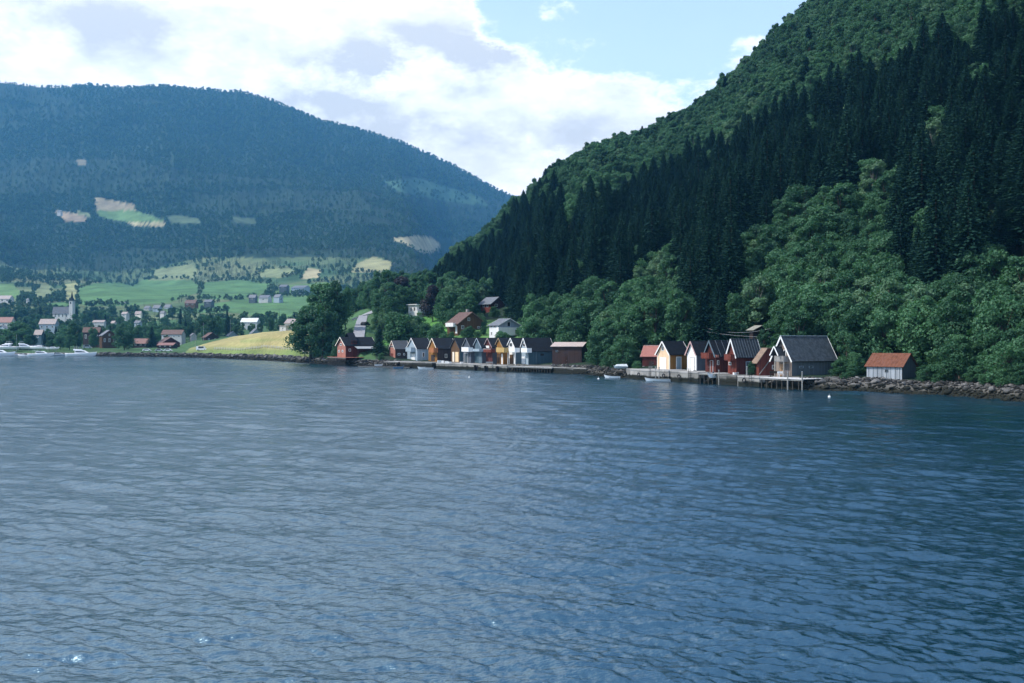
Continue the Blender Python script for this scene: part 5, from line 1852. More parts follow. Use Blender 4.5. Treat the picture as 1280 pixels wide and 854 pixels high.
# ------------------------------------------------------------------ stones of the shore
def rock_mesh(seed, sub=1):
    import bmesh
    bm = bmesh.new()
    bmesh.ops.create_icosphere(bm, subdivisions=sub + 1, radius=0.5)
    rg = np.random.default_rng(seed)
    cuts = [(rg.normal(0, 1, 3), rg.uniform(.26, .42)) for _ in range(9)]
    for v in bm.verts:
        p = np.array(v.co)
        for n_, d_ in cuts:
            n_ = n_ / np.linalg.norm(n_)
            k = p.dot(n_) - d_
            if k > 0: p = p - n_ * k * .92
        p = p * (1, .8, .68) * (1 + rg.normal(0, .02))
        v.co = p * 1.25
    me = bpy.data.meshes.new('boulder')
    bm.to_mesh(me); bm.free()
    return me


m, T = material('shore_stone')
geo = T.n('ShaderNodeNewGeometry'); sp_ = T.n('ShaderNodeSeparateXYZ'); T.l(geo.outputs['Position'], sp_.inputs[0])
oi = T.n('ShaderNodeObjectInfo')
n_ = T.noise(geo.outputs['Position'], 1.7, 6, .65)
n0_ = T.noise(geo.outputs['Position'], .5, 3, .5)
tone = T.mix(T.smooth(T.m('ADD', T.m('MULTIPLY', oi.outputs['Random'], .7), T.m('MULTIPLY', n_, .5)), .45, 1.15), (0.038, 0.037, 0.035), (0.22, 0.21, 0.20))
weed = T.smooth(T.m('ADD', sp_.outputs[2], T.m('MULTIPLY', n0_, 1.1)), 1.95, 1.45)
c_ = T.mix(weed, tone, (0.016, 0.017, 0.012))
finish(T, bsdf(T, c_, .85, .2, bump(T, n_, .8, .12)))
M_STONE = m
ROCKS = [rock_mesh(700 + k) for k in range(8)]
for q in ROCKS: q.materials.append(M_STONE)
SMALLROCK = [rock_mesh(720 + k, 0) for k in range(5)]
for q in SMALLROCK: q.materials.append(M_STONE)


class _K: pass


def shore_pts(p0, p1, step, off0, off1, n_rows):
    """points along the waterline between two pixel columns"""
    a0, a1 = math.atan((p0 - 640) / F), math.atan((p1 - 640) / F)
    aa = np.linspace(a0, a1, 4000)
    rr = shore_r(aa)
    xx, yy = rr * np.sin(aa), rr * np.cos(aa)
    d = np.concatenate([[0], np.cumsum(np.hypot(np.diff(xx), np.diff(yy)))])
    out = []
    for k in range(n_rows):
        s = np.arange(0, d[-1], step) + rng.uniform(0, step)
        s = s + rng.uniform(-.4, .4, len(s)) * step
        o = off0 + (off1 - off0) * (k + rng.random(len(s))) / n_rows
        a_ = np.interp(s, d, aa)
        # off is measured across the bank
        r_ = np.interp(a_, CA, CR[:, 1]) + o * np.interp(a_, [-.5, 0, .25, .5], [1.0, 1.4, 1.5, 1.5])
        out.append(np.stack([r_ * np.sin(a_), r_ * np.cos(a_)], 1))
    return np.concatenate(out)


bp_ = []
for (p0, p1, st, o0, o1, rows, smin, smax) in [
        (1000, 1300, 0.75, -0.6, 3.2, 6, .35, 1.25), (1290, 1520, 1.2, -0.6, 3.6, 4, .6, 1.5),
        (690, 786, .9, -0.6, 3.8, 5, .4, 1.35), (868, 965, 1.1, 0.2, 3.5, 3, .5, 1.2),
        (535, 690, 1.3, -.2, 2.2, 2, .5, 1.1), (372, 500, 1.1, -0.6, 4.2, 5, .6, 1.6),
        (126, 376, 1.3, -0.5, 5.0, 5, .8, 1.8), (-150, 126, 2.0, -0.5, 3.0, 3, .6, 1.4)]:
    q = shore_pts(p0, p1, st, o0, o1, rows)
    s_ = smin + (smax - smin) * rng.random(len(q)) ** 3.0
    bp_.append(np.column_stack([q, s_]))
bp_ = np.concatenate(bp_)
x, y, s_ = bp_.T
z = ground(x, y)
a_ = np.arctan2(x, y); inl = np.hypot(x, y) - shore_r(a_)
z = np.maximum(z, -0.25) + s_ * .10 + np.clip(inl, 0, 4) * .04
gpx, gpy = proj(x, y, z)
spx = s_ / y * F
okf = ~near_fp(x, y, -1.2)
x, y, z, s_, gpx, spx, inl = [q[okf] for q in (x, y, z, s_, gpx, spx, inl)]
cnd = (gpx > -5) & (gpx < 1285)
order = np.argsort(-np.where(cnd, spx, 0))[:290]
solo_r = np.zeros(len(x), bool); solo_r[order] = True
where_ = [(-200, 380, 'on the long breakwater'), (380, 500, 'below big tree clump'), (500, 692, 'under joined boathouse quay'),
          (692, 740, 'under low brown hut'), (740, 800, 'left of concrete quay'), (800, 960, 'under red boathouse quay'),
          (960, 1040, 'before big grey boathouse'), (1040, 1080, 'left of the rusty-roofed hut'), (1080, 1145, 'under the rusty-roofed hut'),
          (1145, 1210, 'right of the rusty-roofed hut'), (1210, 1400, 'at right edge')]
for i in np.where(solo_r)[0]:
    me = ROCKS[rng.integers(8)]
    o = add_obj('boulder', me, None, (x[i], y[i], z[i]))
    o.rotation_euler = (rng.uniform(-.4, .4), rng.uniform(-.4, .4), rng.random() * 6.28)
    k = s_[i]; o.scale = (k * rng.uniform(.9, 1.3), k, k * rng.uniform(.75, 1.1))
    wl = next(l for (p, q, l) in where_ if p <= gpx[i] < q)
    hgt = 'weedy waterline boulder' if z[i] < .55 else ('boulder atop bank' if z[i] > 1.5 else 'mid-bank boulder')
    size = 'large' if s_[i] > 1.1 else 'small'
    tag(o, f'{size} {hgt}, {wl}', 'boulder', f'boulders {wl}: {size}, {hgt}')


def scatter_simple(name, label, pts, meshes, scl, eul, idx):
    kinds = []
    for me in meshes:
        k = _K(); k.mass = me; kinds.append(k)
    return scatter_mass(name, label, pts, kinds, scl, eul, idx)


q = ~solo_r
scatter_simple('shore_rubble', 'smaller stones of the rocky banks and the breakwater', np.stack([x[q], y[q], z[q]], 1), ROCKS, np.stack([s_[q] * 1.15, s_[q], s_[q] * .9], 1), rng.random(q.sum()) * 6.28, rng.integers(0, 8, q.sum()))
# stone chips between the boulders
q_ = np.concatenate([shore_pts(1000, 1420, .45, -1, 4.4, 6), shore_pts(690, 790, .55, -1, 4.2, 5), shore_pts(126, 500, .8, -.8, 5, 5)])
zc = np.maximum(ground(q_[:, 0], q_[:, 1]), -.2) + .08
sz = rng.uniform(.25, .6, len(q_))
scatter_simple('pebble_bank', 'small broken stones between the boulders', np.column_stack([q_, zc]), SMALLROCK, np.stack([sz, sz, sz * .8], 1), rng.random(len(q_)) * 6.28, rng.integers(0, 5, len(q_)))


number_alike([o for o in scene.objects if o.get('category') in ('boulder', 'tree')])

# ------------------------------------------------------------------ quays and piers
def quay(name, label, cat, line, ztop, back, style, top=None, front=None, rise=0.0):
    """line: (px, Y) of the water edge from left to right"""
    pts = [Vector(((px - 640) / F * Yd, Yd, 0)) for px, Yd in line]
    root = empty(name, (pts[0].x, pts[0].y, 0), 0, label, cat)
    o0 = pts[0].copy()
    L = [0]
    for i in range(1, len(pts)): L.append(L[-1] + (pts[i] - pts[i - 1]).length)
    n = max(1, int(round(L[-1] / (2.6 if style == 'stone' else 2.2))))
    def at(s):
        for i in range(1, len(pts)):
            if s <= L[i] + 1e-6:
                return pts[i - 1].lerp(pts[i], (s - L[i - 1]) / max(L[i] - L[i - 1], 1e-6))
        return pts[-1].copy()
    for k in range(n):
        a = at(L[-1] * k / n); b = at(L[-1] * (k + 1) / n)
        d = (b - a).normalized(); nrm = Vector((-d.y, d.x, 0))
        if nrm.y < 0: nrm = -nrm
        a2, b2 = a - o0, b - o0
        dz = rng.uniform(-.02, .02); g = d * 0.02
        Z = ztop + rise * (k + .5) / n
        up = Vector((0, 0, 1))
        if style == 'stone':
            MB().prism([a2 + g - nrm * .08 + up * (Z - .22), b2 - g - nrm * .08 + up * (Z - .22), b2 - g + nrm * back + up * (Z - .22), a2 + g + nrm * back + up * (Z - .22)], up * (.22 + dz)).build('cap_slab', top or M_CONC, root)
            rows = [(-1.2, .55), (.58, Z - .24)]
            for (z0, z1) in rows:
                w = rng.uniform(-.03, .05)
                MB().prism([a2 + g + nrm * w + up * z0, b2 - g + nrm * w + up * z0, b2 - g + nrm * 1.2 + up * z0, a2 + g + nrm * 1.2 + up * z0], up * (z1 - z0)).build('wall_block', front or M_STONE, root)
        else:
            MB().prism([a2 - nrm * .15 + up * (Z - .08), b2 - nrm * .15 + up * (Z - .08), b2 + nrm * back + up * (Z - .08), a2 + nrm * back + up * (Z - .08)], up * .08).build('deck', top or M_DECK, root)
            MB().bar(a2 + up * (Z - .2) + nrm * .02, b2 + up * (Z - .2) + nrm * .02, .12, .22).build('beam', M_GREYPOST, root)
            for t_ in (0.1, .6):
                q = a2.lerp(b2, t_)
                for bk in (.12, back * .6):
                    MB().cyl(q + nrm * bk + Vector((0, 0, -1.5)), q + nrm * bk + up * (Z - .1), .11, .10, 7).build('piling', M_PILE, root)
    return root


PALEC = quaymat('pale_concrete', (0.38, 0.365, 0.345))
QCONC = quaymat('quay_concrete', (0.28, 0.27, 0.25))
quay('quay', 'pale concrete quay with stone footing in front of the red shed and peach boathouse', 'quay', [(783, 203.5), (800, 194.5), (836, 187.5)], 2.0, 7.5, 'stone', PALEC, PALEC)
quay('quay', 'short concrete quay with dark gaps in front of the peach boathouse door', 'quay', [(838, 187), (856, 182.5), (873, 179)], 1.98, 8.5, 'stone', PALEC, QCONC)
quay('pier', 'timber pier on dark piles in front of the white-gabled boathouse', 'pier', [(873.5, 178), (894, 173.5)], 1.9, 5, 'pile')
quay('quay', 'rough stone landing heaped in front of the two red boathouses', 'quay', [(895, 174), (921, 168.5)], 1.75, 6, 'stone', QCONC, M_STONE)
quay('quay', 'square concrete block quay between the stone landing and the white-decked pier', 'quay', [(922, 168), (949, 162.5)], 1.72, 6, 'stone', PALEC, QCONC)
quay('pier', 'long pier with bleached white deck and tall posts by the big boathouse', 'pier', [(950, 161.0), (990, 155.0), (1004, 153.5)], 1.70, 6, 'pile', top=boards('white_deck_boards', (0.62, 0.60, 0.58), .14, .12))
quay('quay', 'low stone quay below the big tree clump, left of the joined boathouses', 'quay', [(500, 283), (520, 279), (540, 275.5)], 1.7, 8, 'stone', QCONC, M_STONE)
quay('quay', 'pale boarded quay running along the left half of the joined boathouses', 'quay', [(545, 273), (580, 264.5), (600, 258.5)], 1.62, 7, 'stone', PALEC, QCONC)
quay('quay', 'stone quay with tyre fenders along the middle of the joined boathouses', 'quay', [(600.5, 258), (620, 252), (634, 248)], 1.5, 6.5, 'stone', PALEC, QCONC)
quay('pier', 'dark timber pier along the white-gabled and last joined boathouses', 'pier', [(635, 247.2), (660, 241.5), (690, 234)], 1.40, 6, 'pile')
quay('quay', 'low stone footing in front of the low brown hut', 'quay', [(691, 234.5), (712, 230), (733, 225)], 1.5, 8, 'stone', QCONC, M_STONE)
quay('pier', 'small timber slipway landing by the salmon boathouse', 'pier', [(480, 288), (498, 284)], 1.75, 9, 'pile')
quay('pier', 'small barn-red pier on black piles beside the salmon-gabled farmhouse', 'pier', [(409.5, 322), (432, 305)], 2.6, 6, 'pile', top=plain('red_deck', (0.40, 0.15, 0.10), .8, .1))

# posts standing up from the piers, fenders
for (px, yt, yb, Yd, lab) in [(984.5, 465.5, 486, 155.2, 'tall grey mooring post, left of the two by the big boathouse'), (1002.6, 465.0, 486, 153.0, 'tall grey mooring post, right of the two by the big boathouse'),
                              (819.5, 459, 476, 190.6, 'dark mooring post at the peach boathouse quay'), (823.8, 459, 476, 189.8, 'second dark mooring post at the peach boathouse quay, right of the first'),
                              (898.5, 463, 479, 173.2, 'grey post in front of the red balcony boathouse'), (922.6, 466, 481, 168, 'grey post at the left corner of the block quay'),
                              (933.5, 458.5, 470, 167.2, 'thin grey post on the block quay in front of the green bush')]:
    X_ = (px - 640) / F * Yd
    r = empty('mooring_post', (X_, Yd, 0), 0, lab, 'post')
    MB().cyl((0, 0, -1.5), (0, 0, zz(yt, Yd)), .12, .10, 8).build('shaft', M_GREYPOST, r)
    MB().cyl((0, 0, zz(yt, Yd)), (0, 0, zz(yt, Yd) + .07), .14, .12, 8).build('cap', M_METAL, r)
BLACK = plain('black_rubber', (0.012, 0.012, 0.013), .7, .3, .2)
for k, (px, Yd) in enumerate([(596, 259.6), (609, 255.2), (623.5, 251.0)]):
    X_ = (px - 640) / F * Yd
    r = empty('fender', (X_, Yd, .75), 0, ['left', 'middle', 'right'][k] + ' one of three big black fenders hung on the stone quay', 'fender', 'black fenders on the stone quay')
    MB().cyl((-.5, 0, -.9), (-.5, 0, .55), .34, .34, 10).build('rubber_tube', BLACK, r)
    MB().cyl((.3, .05, -.9), (.3, .05, .45), .34, .34, 10).build('rubber_tube', BLACK, r)


# ------------------------------------------------------------------ boats
HULLW = plain('white_gelcoat', (0.80, 0.80, 0.81), .22, .5, .05)
HULLG = plain('grey_gelcoat', (0.35, 0.40, 0.44), .3, .5, .1)
BOTTOM = plain('dark_antifouling', (0.02, 0.03, 0.05), .7, .2, .2)
TINT = plain('tinted_glass', (0.015, 0.02, 0.025), .08, .8, .05)
CANVAS = plain('blue_canvas', (0.04, 0.07, 0.16), .9, .1, .2)


def hull_mesh(L, B, Hh, mats, draft=.35, flare=1.0, stern=.85):
    """lofted hull: bow at +x"""
    st = 11; rb = 6
    V_ = []
    for i in range(st):
        t = i / (st - 1)
        xx = -L / 2 + L * t
        w = B / 2 * (stern + (1 - stern) * min(1, t * 3)) * (1 - max(0, (t - .45) / .55) ** 2.3)
        w = max(w, .02)
        sheer = Hh * (1 + .38 * max(0, t - .3) ** 1.6 * flare)
        for j in range(rb):
            u = j / (rb - 1)
            hw = w * (u ** .42) * (1 if u < 1 else 1)
            zq = -draft * (1 - max(0, (t - .7) / .3) ** 2 * .9) + (sheer + draft) * u ** 1.25
            xo = xx + (Hh * .75 * u * max(0, (t - .6) / .4) ** 1.5)
            V_.append((xo, hw, zq))
    n = len(V_)
    V2 = V_ + [(x_, -y_, z_) for (x_, y_, z_) in V_]
    F_ = []; MI = []
    for i in range(st - 1):
        for j in range(rb - 1):
            a, b, c, d = i * rb + j, (i + 1) * rb + j, (i + 1) * rb + j + 1, i * rb + j + 1
            F_.append((a, d, c, b)); F_.append((n + a, n + b, n + c, n + d))
            MI += [1 if j < 1 else 0] * 2
        F_.append((i * rb, (i + 1) * rb, n + (i + 1) * rb, n + i * rb)); MI.append(1)
    F_.append(tuple(range(rb)) + tuple(n + k for k in reversed(range(rb)))); MI.append(0)
    return V2, F_, MI, st, rb, n


def cruiser(px, Yd, Lpx, face, lab, fly=False, hull=None, canvas=None, z0=0, group='motor boats moored at the marina'):
    L = Lpx / F * Yd; B = L * .30; Hh = L * .105
    X_ = (px - 640) / F * Yd
    r = empty('motor_boat', (X_, Yd, z0), 0 if face > 0 else math.pi, lab, 'motor boat', group)
    V2, F_, MI, st, rb, n = hull_mesh(L * .93, B, Hh, None)
    mb = MB(); mb.v = V2; mb.f = F_; mb.mi = MI
    # deck closing the top
    for i in range(st - 1):
        mb.f.append((i * rb + rb - 1, n + i * rb + rb - 1, n + (i + 1) * rb + rb - 1, (i + 1) * rb + rb - 1)); mb.mi.append(0)
    ho = mb.build('hull', [hull or HULLW, BOTTOM], r, True)
    w = B * .33
    c = MB()
    def house(x0, x1, z0_, z1, w_, rf, rb_):
        # raked cabin block
        c_ = MB()
        c_.v = [(x0, -w_, z0_), (x1, -w_ * .8, z0_), (x1, w_ * .8, z0_), (x0, w_, z0_), (x0 + rb_, -w_ * .85, z1), (x1 - rf, -w_ * .62, z1), (x1 - rf, w_ * .62, z1), (x0 + rb_, w_ * .85, z1)]
        c_.f = [(0, 3, 2, 1), (4, 5, 6, 7), (0, 1, 5, 4), (1, 2, 6, 5), (2, 3, 7, 6), (3, 0, 4, 7)]; c_.mi = [0] * 6
        return c_
    if Yd > 535:       # laid up ashore on a cradle
        r.location.z = g1(X_, Yd) + 1.3
        cr = MB()
        for t in (-.3, .0, .25):
            for yy in (-B * .3, B * .3):
                cr.bar((L * t, yy, -1.6), (L * t, yy * .8, .1), .16)
        cr.build('cradle', M_GREYPOST, r)
    h1 = Hh * 1.05
    cab = house(-L * .16, L * .27, h1 * .96, h1 + L * .085, w, L * .16, L * .01).build('cabin', hull or HULLW, r)
    house(-L * .13, L * .20, h1 + L * .026, h1 + L * .066, w * 1.03, L * .085, L * .0).build('window_band', TINT, cab)
    if fly:
        house(-L * .20, L * .06, h1 + L * .085, h1 + L * .13, w * .92, L * .06, -L * .02).build('flybridge', hull or HULLW, r)
        MB().quadslab([(-L * .19, -w * .8, h1 + L * .195), (-L * .02, -w * .8, h1 + L * .20), (-L * .02, w * .8, h1 + L * .20), (-L * .19, w * .8, h1 + L * .195)], .06).build('hard_top', HULLW, r)
        for yy in (-w * .7, w * .7):
            MB().bar((-L * .17, yy, h1 + L * .12), (-L * .15, yy, h1 + L * .195), .07).build('support', M_METAL, r)
            MB().bar((-L * .05, yy, h1 + L * .12), (-L * .04, yy, h1 + L * .198), .07).build('support', M_METAL, r)
    else:
        MB().quadslab([(-L * .30, -w * .85, h1 + L * .11), (-L * .08, -w * .85, h1 + L * .115), (-L * .08, w * .85, h1 + L * .115), (-L * .30, w * .85, h1 + L * .11)], .08).build('canopy', canvas or CANVAS, r)
        for yy in (-w * .8, w * .8):
            MB().bar((-L * .29, yy, h1), (-L * .29, yy, h1 + L * .108), .05).build('support', M_METAL, r)
        MB().quadslab([(L * .0, -w * .6, h1 + L * .085), (L * .05, -w * .6, h1 + L * .085), (L * .0, -w * .6, h1 + L * .13), (-L * .03, -w * .6, h1 + L * .13)], .05).build('windscreen', TINT, r)
    rl = MB()
    for s_ in (-1, 1):
        pr = None
        for k in range(6):
            t = .50 + .098 * k
            xx = -L * .465 + L * .93 * t + (Hh * .5 * max(0, (t - .6) / .4) ** 1.5)
            ww = B / 2 * (1 - max(0, (t - .45) / .55) ** 2.3) * .9
            zt_ = Hh * (1 + .38 * max(0, t - .3) ** 1.6)
            p = Vector((xx, s_ * ww, zt_ + .55))
            rl.bar((xx, s_ * ww, zt_), p, .035)
            if pr is not None: rl.bar(pr, p, .035)
            pr = p
    rl.build('bow_rail', M_METAL, r)
    MB().cyl((-L * .12, 0, h1 + L * .085), (-L * .14, 0, h1 + L * .30), .035, .02, 5).build('aerial', M_METAL, r)
    return r


cruiser(-2, 508, 40, 1, 'long white motor cruiser cut by the left edge of the view')
cruiser(51, 506, 32, 1, 'white motor cruiser with low cabin, its bow to the right, front row', fly=False, canvas=HULLW)
cruiser(73.5, 512, 21, 1, 'grey-hulled motor boat between two white cruisers', hull=HULLG)
cruiser(101, 504, 38, 1, 'longest white flybridge cruiser at the right end of the marina', fly=True)
cruiser(29, 511, 12, -1, 'small open white boat between the first two cruisers', canvas=HULLW)
cruiser(122, 508, 11, -1, 'small dark-hulled boat behind the bow of the long flybridge cruiser', hull=BOTTOM)
cruiser(8, 541, 32, -1, 'white cruiser laid up ashore in the back row behind the leftmost boat', fly=True)
cruiser(30, 546, 28, 1, 'white flybridge boat laid up ashore in the back row with a tall top', fly=True)
cruiser(50, 542, 24, -1, 'boat with blue canopy laid up ashore in the back row', canvas=CANVAS)
cruiser(66, 540, 16, 1, 'small boat laid up at the right end of the back row', canvas=CANVAS)
cruiser(-30, 545, 30, 1, 'white cruiser laid up ashore in the back row outside the left edge', fly=True)
# marina pontoons
quay('pontoon', 'long low floating pontoon between the rows of moored boats', 'pontoon', [(-60, 522), (20, 519), (84, 518)], .55, 1.8, 'pile', top=M_DECK)
for (px, top, Yd, lab) in [(14.5, 418, 512, 'bare sailboat mast standing among the left boats'),]:
    X_ = (px - 640) / F * Yd
    r = empty('sailing_boat', (X_, Yd + 4, 0), .3, 'small sailing boat whose thin mast rises among the boats at the left', 'sailing boat')
    V2, F_, MI, st, rb, n = hull_mesh(7, 2.3, .8, None)
    mb = MB(); mb.v = V2; mb.f = F_; mb.mi = MI
    for i in range(st - 1):
        mb.f.append((i * rb + rb - 1, n + i * rb + rb - 1, n + (i + 1) * rb + rb - 1, (i + 1) * rb + rb - 1)); mb.mi.append(0)
    mb.build('hull', [HULLW, BOTTOM], r, True)
    MB().cyl((.6, 0, .8), (.6, 0, zz(top, Yd)), .07, .05, 6).build('mast', M_METAL, r)
    MB().cyl((.5, 0, 1.9), (-2.6, 0, 1.8), .06, .06, 6).build('boom', M_METAL, r)


def rowboat(name, px, Yd, Lpx, rz, lab, cat, mat, inner, z0=0, motor=False, screen=False):
    L = Lpx / F * Yd; B = min(1.9, L * .38); Hh = .48
    X_ = (px - 640) / F * Yd
    r = empty(name, (X_, Yd, z0), rz, lab, cat)
    V2, F_, MI, st, rb, n = hull_mesh(L, B, Hh, None, .18, 1.4, .8)
    mb = MB(); mb.v = V2; mb.f = F_; mb.mi = [0] * len(MI)
    mb.build('hull', [mat], r, True)
    # inside floor, gunwale, thwarts
    g = MB()
    for s in (-1, 1):
        for i in range(st - 1):
            a = Vector(V2[i * rb + rb - 1]); b = Vector(V2[(i + 1) * rb + rb - 1])
            a.y *= s; b.y *= s
            g.bar(a, b, .07, .06)
    g.build('gunwale', inner, r)
    MB().box((-L * .44, -B * .34, .12), (L * .25, B * .34, .16)).build('floor', inner, r)
    for t in (-.25, .05):
        MB().box((L * t, -B * .42, Hh * .72), (L * t + .25, B * .42, Hh * .8)).build('thwart', inner, r)
    MB().box((-L * .5 - .02, -B * .38, 0), (-L * .5 + .05, B * .38, Hh)).build('transom', mat, r)
    if motor:
        mo = MB().box((-L * .5 - .28, -.13, Hh * .9), (-L * .5 - .02, .13, Hh + .42)).build('outboard_motor', BLACK, r)
        MB().box((-L * .5 - .2, -.05, -.3), (-L * .5 - .08, .05, Hh * .9)).build('leg', BLACK, mo)
    if screen:
        MB().quadslab([(L * .05, -B * .33, Hh), (L * .05, B * .33, Hh), (-L * .02, B * .3, Hh + .45), (-L * .02, -B * .3, Hh + .45)], .03).build('windscreen', TINT, r)
        MB().box((L * .05, -B * .28, Hh * .9), (L * .40, B * .22, Hh + .14)).build('foredeck', mat, r)
    return r


WOODIN = plain('grey_bench_wood', (0.28, 0.27, 0.25), .8, .2, .3, 5)
rowboat('rowing_boat', 766, 203.0, 18, math.pi - .1, 'small white rowing boat moored below the stone bank, left of another', 'rowing boat', HULLW, M_PILE)
rowboat('rowing_boat', 822.5, 186.6, 29, math.pi + .05, 'white rowing boat with grey gunwale moored in front of the peach boathouse', 'rowing boat', HULLW, WOODIN)
rowboat('motor_boat', 532.5, 268.5, 18, math.pi + .15, 'small white open motor boat moored in front of the pale blue boathouse', 'motor boat', HULLW, WOODIN, motor=True, screen=True)
rowboat('rowing_boat', 497.5, 276.5, 12, .1, 'little blue rowing boat at the slipway by the salmon boathouse', 'rowing boat', plain('blue_paint', (0.10, 0.20, 0.33), .4, .4), WOODIN)
rowboat('motor_boat', 891.5, 174.5, 14, math.pi + .5, 'white boat with upturned bow lying on the timber pier edge', 'motor boat', HULLW, WOODIN, z0=1.3, screen=True)
rowboat('rowing_boat', 473, 287.0, 9, .2, 'small white dinghy lying on the dark pontoon', 'dinghy', HULLW, WOODIN, z0=.45)
quay('pontoon', 'dark floating pontoon in front of the farmhouse garden', 'pontoon', [(448, 290), (480, 284.5), (512, 279.0)], .45, 2.4, 'pile', top=M_DARKWOOD)
# covered boat on the quay
r = empty('covered_boat', ((776.5 - 640) / F * 206, 206, 2.05), math.pi, 'white covered boat stored on the concrete quay beside the rocks', 'boat')
V2, F_, MI, st, rb, n = hull_mesh(2.7, 1.3, .35, None, .15)
mb = MB(); mb.v = V2; mb.f = F_; mb.mi = [0] * len(MI); mb.build('hull', [HULLG], r, True)
mb = MB(); mb.prism([(-1.3, -.62, .33), (1.25, -.45, .38), (.95, -.25, .72), (-1.1, -.3, .78)], (0, .0, 0)) if False else None
mb = MB()
mb.v = [(-1.35, -.62, .3), (1.3, -.42, .36), (1.3, .42, .36), (-1.35, .62, .3), (-1.1, -.32, .8), (.95, -.2, .74), (.95, .2, .74), (-1.1, .32, .8)]
mb.f = [(0, 3, 2, 1), (4, 5, 6, 7), (0, 1, 5, 4), (1, 2, 6, 5), (2, 3, 7, 6), (3, 0, 4, 7)]; mb.mi = [0] * 6
mb.build('cover', plain('white_tarpaulin', (0.66, 0.70, 0.70), .6, .2), r)

for (px, py, lab) in [(748, 474.5, 'white mooring buoy near the left rocks off the quay'), (1036.5, 497.5, 'white mooring buoy in dark water before the rusty-roofed hut'), (586.5, 472.5, 'white mooring buoy off the joined boathouses')]:
    Yd = CAMZ * F / (py - 427)
    r = empty('buoy', ((px - 640) / F * Yd, Yd, 0), 0, lab, 'buoy')
    import bmesh as _b
    bm = _b.new(); _b.ops.create_uvsphere(bm, u_segments=12, v_segments=8, radius=.19)
    me = bpy.data.meshes.new('float'); bm.to_mesh(me); bm.free(); me.materials.append(M_WHITE)
    o = add_obj('float', me, r, (0, 0, .13))
    MB().cyl((0, 0, .35), (0, 0, .55), .04, .04, 6).build('ring', M_METAL, r)

# ------------------------------------------------------------------ things on the quays
def crate(px, py, Yd, w, h_, lab, mat, grp=None):
    X_ = (px - 640) / F * Yd
    r = empty('fish_crate', (X_, Yd, zz(py, Yd)), rng.uniform(-.4, .4), lab, 'crate', grp)
    MB().box((-w / 2, -.25, 0), (w / 2, .25, .06)).box((-w / 2, -.25, .06), (w / 2, -.21, h_)).box((-w / 2, .21, .06), (w / 2, .25, h_)).box((-w / 2, -.21, .06), (-w / 2 + .04, .21, h_)).box((w / 2 - .04, -.21, .06), (w / 2, .21, h_)).build('crate_body', mat, r)
    MB().box((-w / 2 - .03, -.28, h_ - .06), (w / 2 + .03, -.25, h_)).build('rim', mat, r)


for k, (px, py, w) in enumerate([(549, 454.0, .9), (553.5, 454.2, .7), (558.2, 454.4, .9), (562.5, 454.6, .8), (577, 455.6, .8)]):
    crate(px, py, 275.5 - k * 1.8, w, rng.uniform(.5, .85), ['leftmost', 'second', 'third', 'fourth', 'rightmost'][k] + ' one of five white fish crates on the pale boarded quay', M_WHITE, 'white fish crates on the pale boarded quay')
crate(918.2, 468.6, 171, .45, .4, 'small white crate in front of the A-frame boathouse', M_WHITE)
crate(813, 461.2, 205, .8, .55, 'grey crate in front of the small red shed', PALEC)


def bench(px, py, Yd, w, rz, lab, mat):
    r = empty('bench', ((px - 640) / F * Yd, Yd, zz(py, Yd)), rz, lab, 'bench')
    MB().box((-w / 2, -.22, .42), (w / 2, .22, .47)).build('seat', mat, r)
    MB().box((-w / 2, .2, .55), (w / 2, .25, .9)).build('backrest', mat, r)
    for s in (-1, 1):
        for yy in (-.18, .18):
            MB().box((s * (w / 2 - .1) - .03, yy - .03, 0), (s * (w / 2 - .1) + .03, yy + .03, .42 if yy < 0 else .9)).build('leg', mat, r)


bench(968, 470.8, 163, 1.5, 0, 'dark bench on the white deck of the long pier', M_DARKWOOD)
bench(612, 456.6, 253, 1.8, .2, 'pale bench on the stone quay before the red balcony boathouse', PALEC)
bench(976, 471.2, 161.8, 1.0, .3, 'small white bench on the long pier', M_WHITE)

# ------------------------------------------------------------------ power line above the red boathouses
def pole(px, yt, yb, Yd, lab, arm=True):
    X_ = (px - 640) / F * Yd
    zb = min(zz(yb, Yd), g1(X_, Yd))
    r = empty('utility_pole', (X_, Yd, 0), 0, lab, 'utility pole')
    MB().cyl((0, 0, zb - .5), (0, 0, zz(yt, Yd)), .12, .09, 8).build('shaft', plain('pale_pole_wood', (.42, .40, .37), .8, .2, .3), r)
    if arm:
        MB().box((-.1, -.06, zz(yt, Yd) - .35), (1.5, .06, zz(yt, Yd) - .22)).build('crossarm', M_GREYPOST, r)
        MB().cyl((1.35, 0, zz(yt, Yd) - .22), (1.35, 0, zz(yt, Yd) - .02), .05, .05, 6).build('insulator', M_WHITE, r)
    return Vector((X_, Yd, zz(yt, Yd)))


pa = pole(875.6, 408.0, 426, 203, 'pale utility pole above the boathouse roofs, left one')
pb_ = pole(897.5, 412.0, 426, 200, 'dark utility pole above the boathouse roofs, right one', arm=False)
def wire(name, a, b, sag, lab):
    a, b = Vector(a), Vector(b)
    mb = MB(); prev = a
    for k in range(1, 13):
        t = k / 12
        q = a.lerp(b, t) - Vector((0, 0, sag * 4 * t * (1 - t)))
        mb.cyl(prev, q, .028, .028, 4); prev = q
    o = mb.build(name, plain('wire_metal', (.30, .31, .32), .5, .4), None)
    tag(o, lab, 'cable')
wire('power_cable', pa, P(962, 411, 190), 1.0, 'upper thin power cable running right from the pale pole')
wire('power_cable', pa - Vector((0, 0, .9)), P(962, 421.5, 185), .3, 'lower thin power cable slanting down over the boathouse roofs')

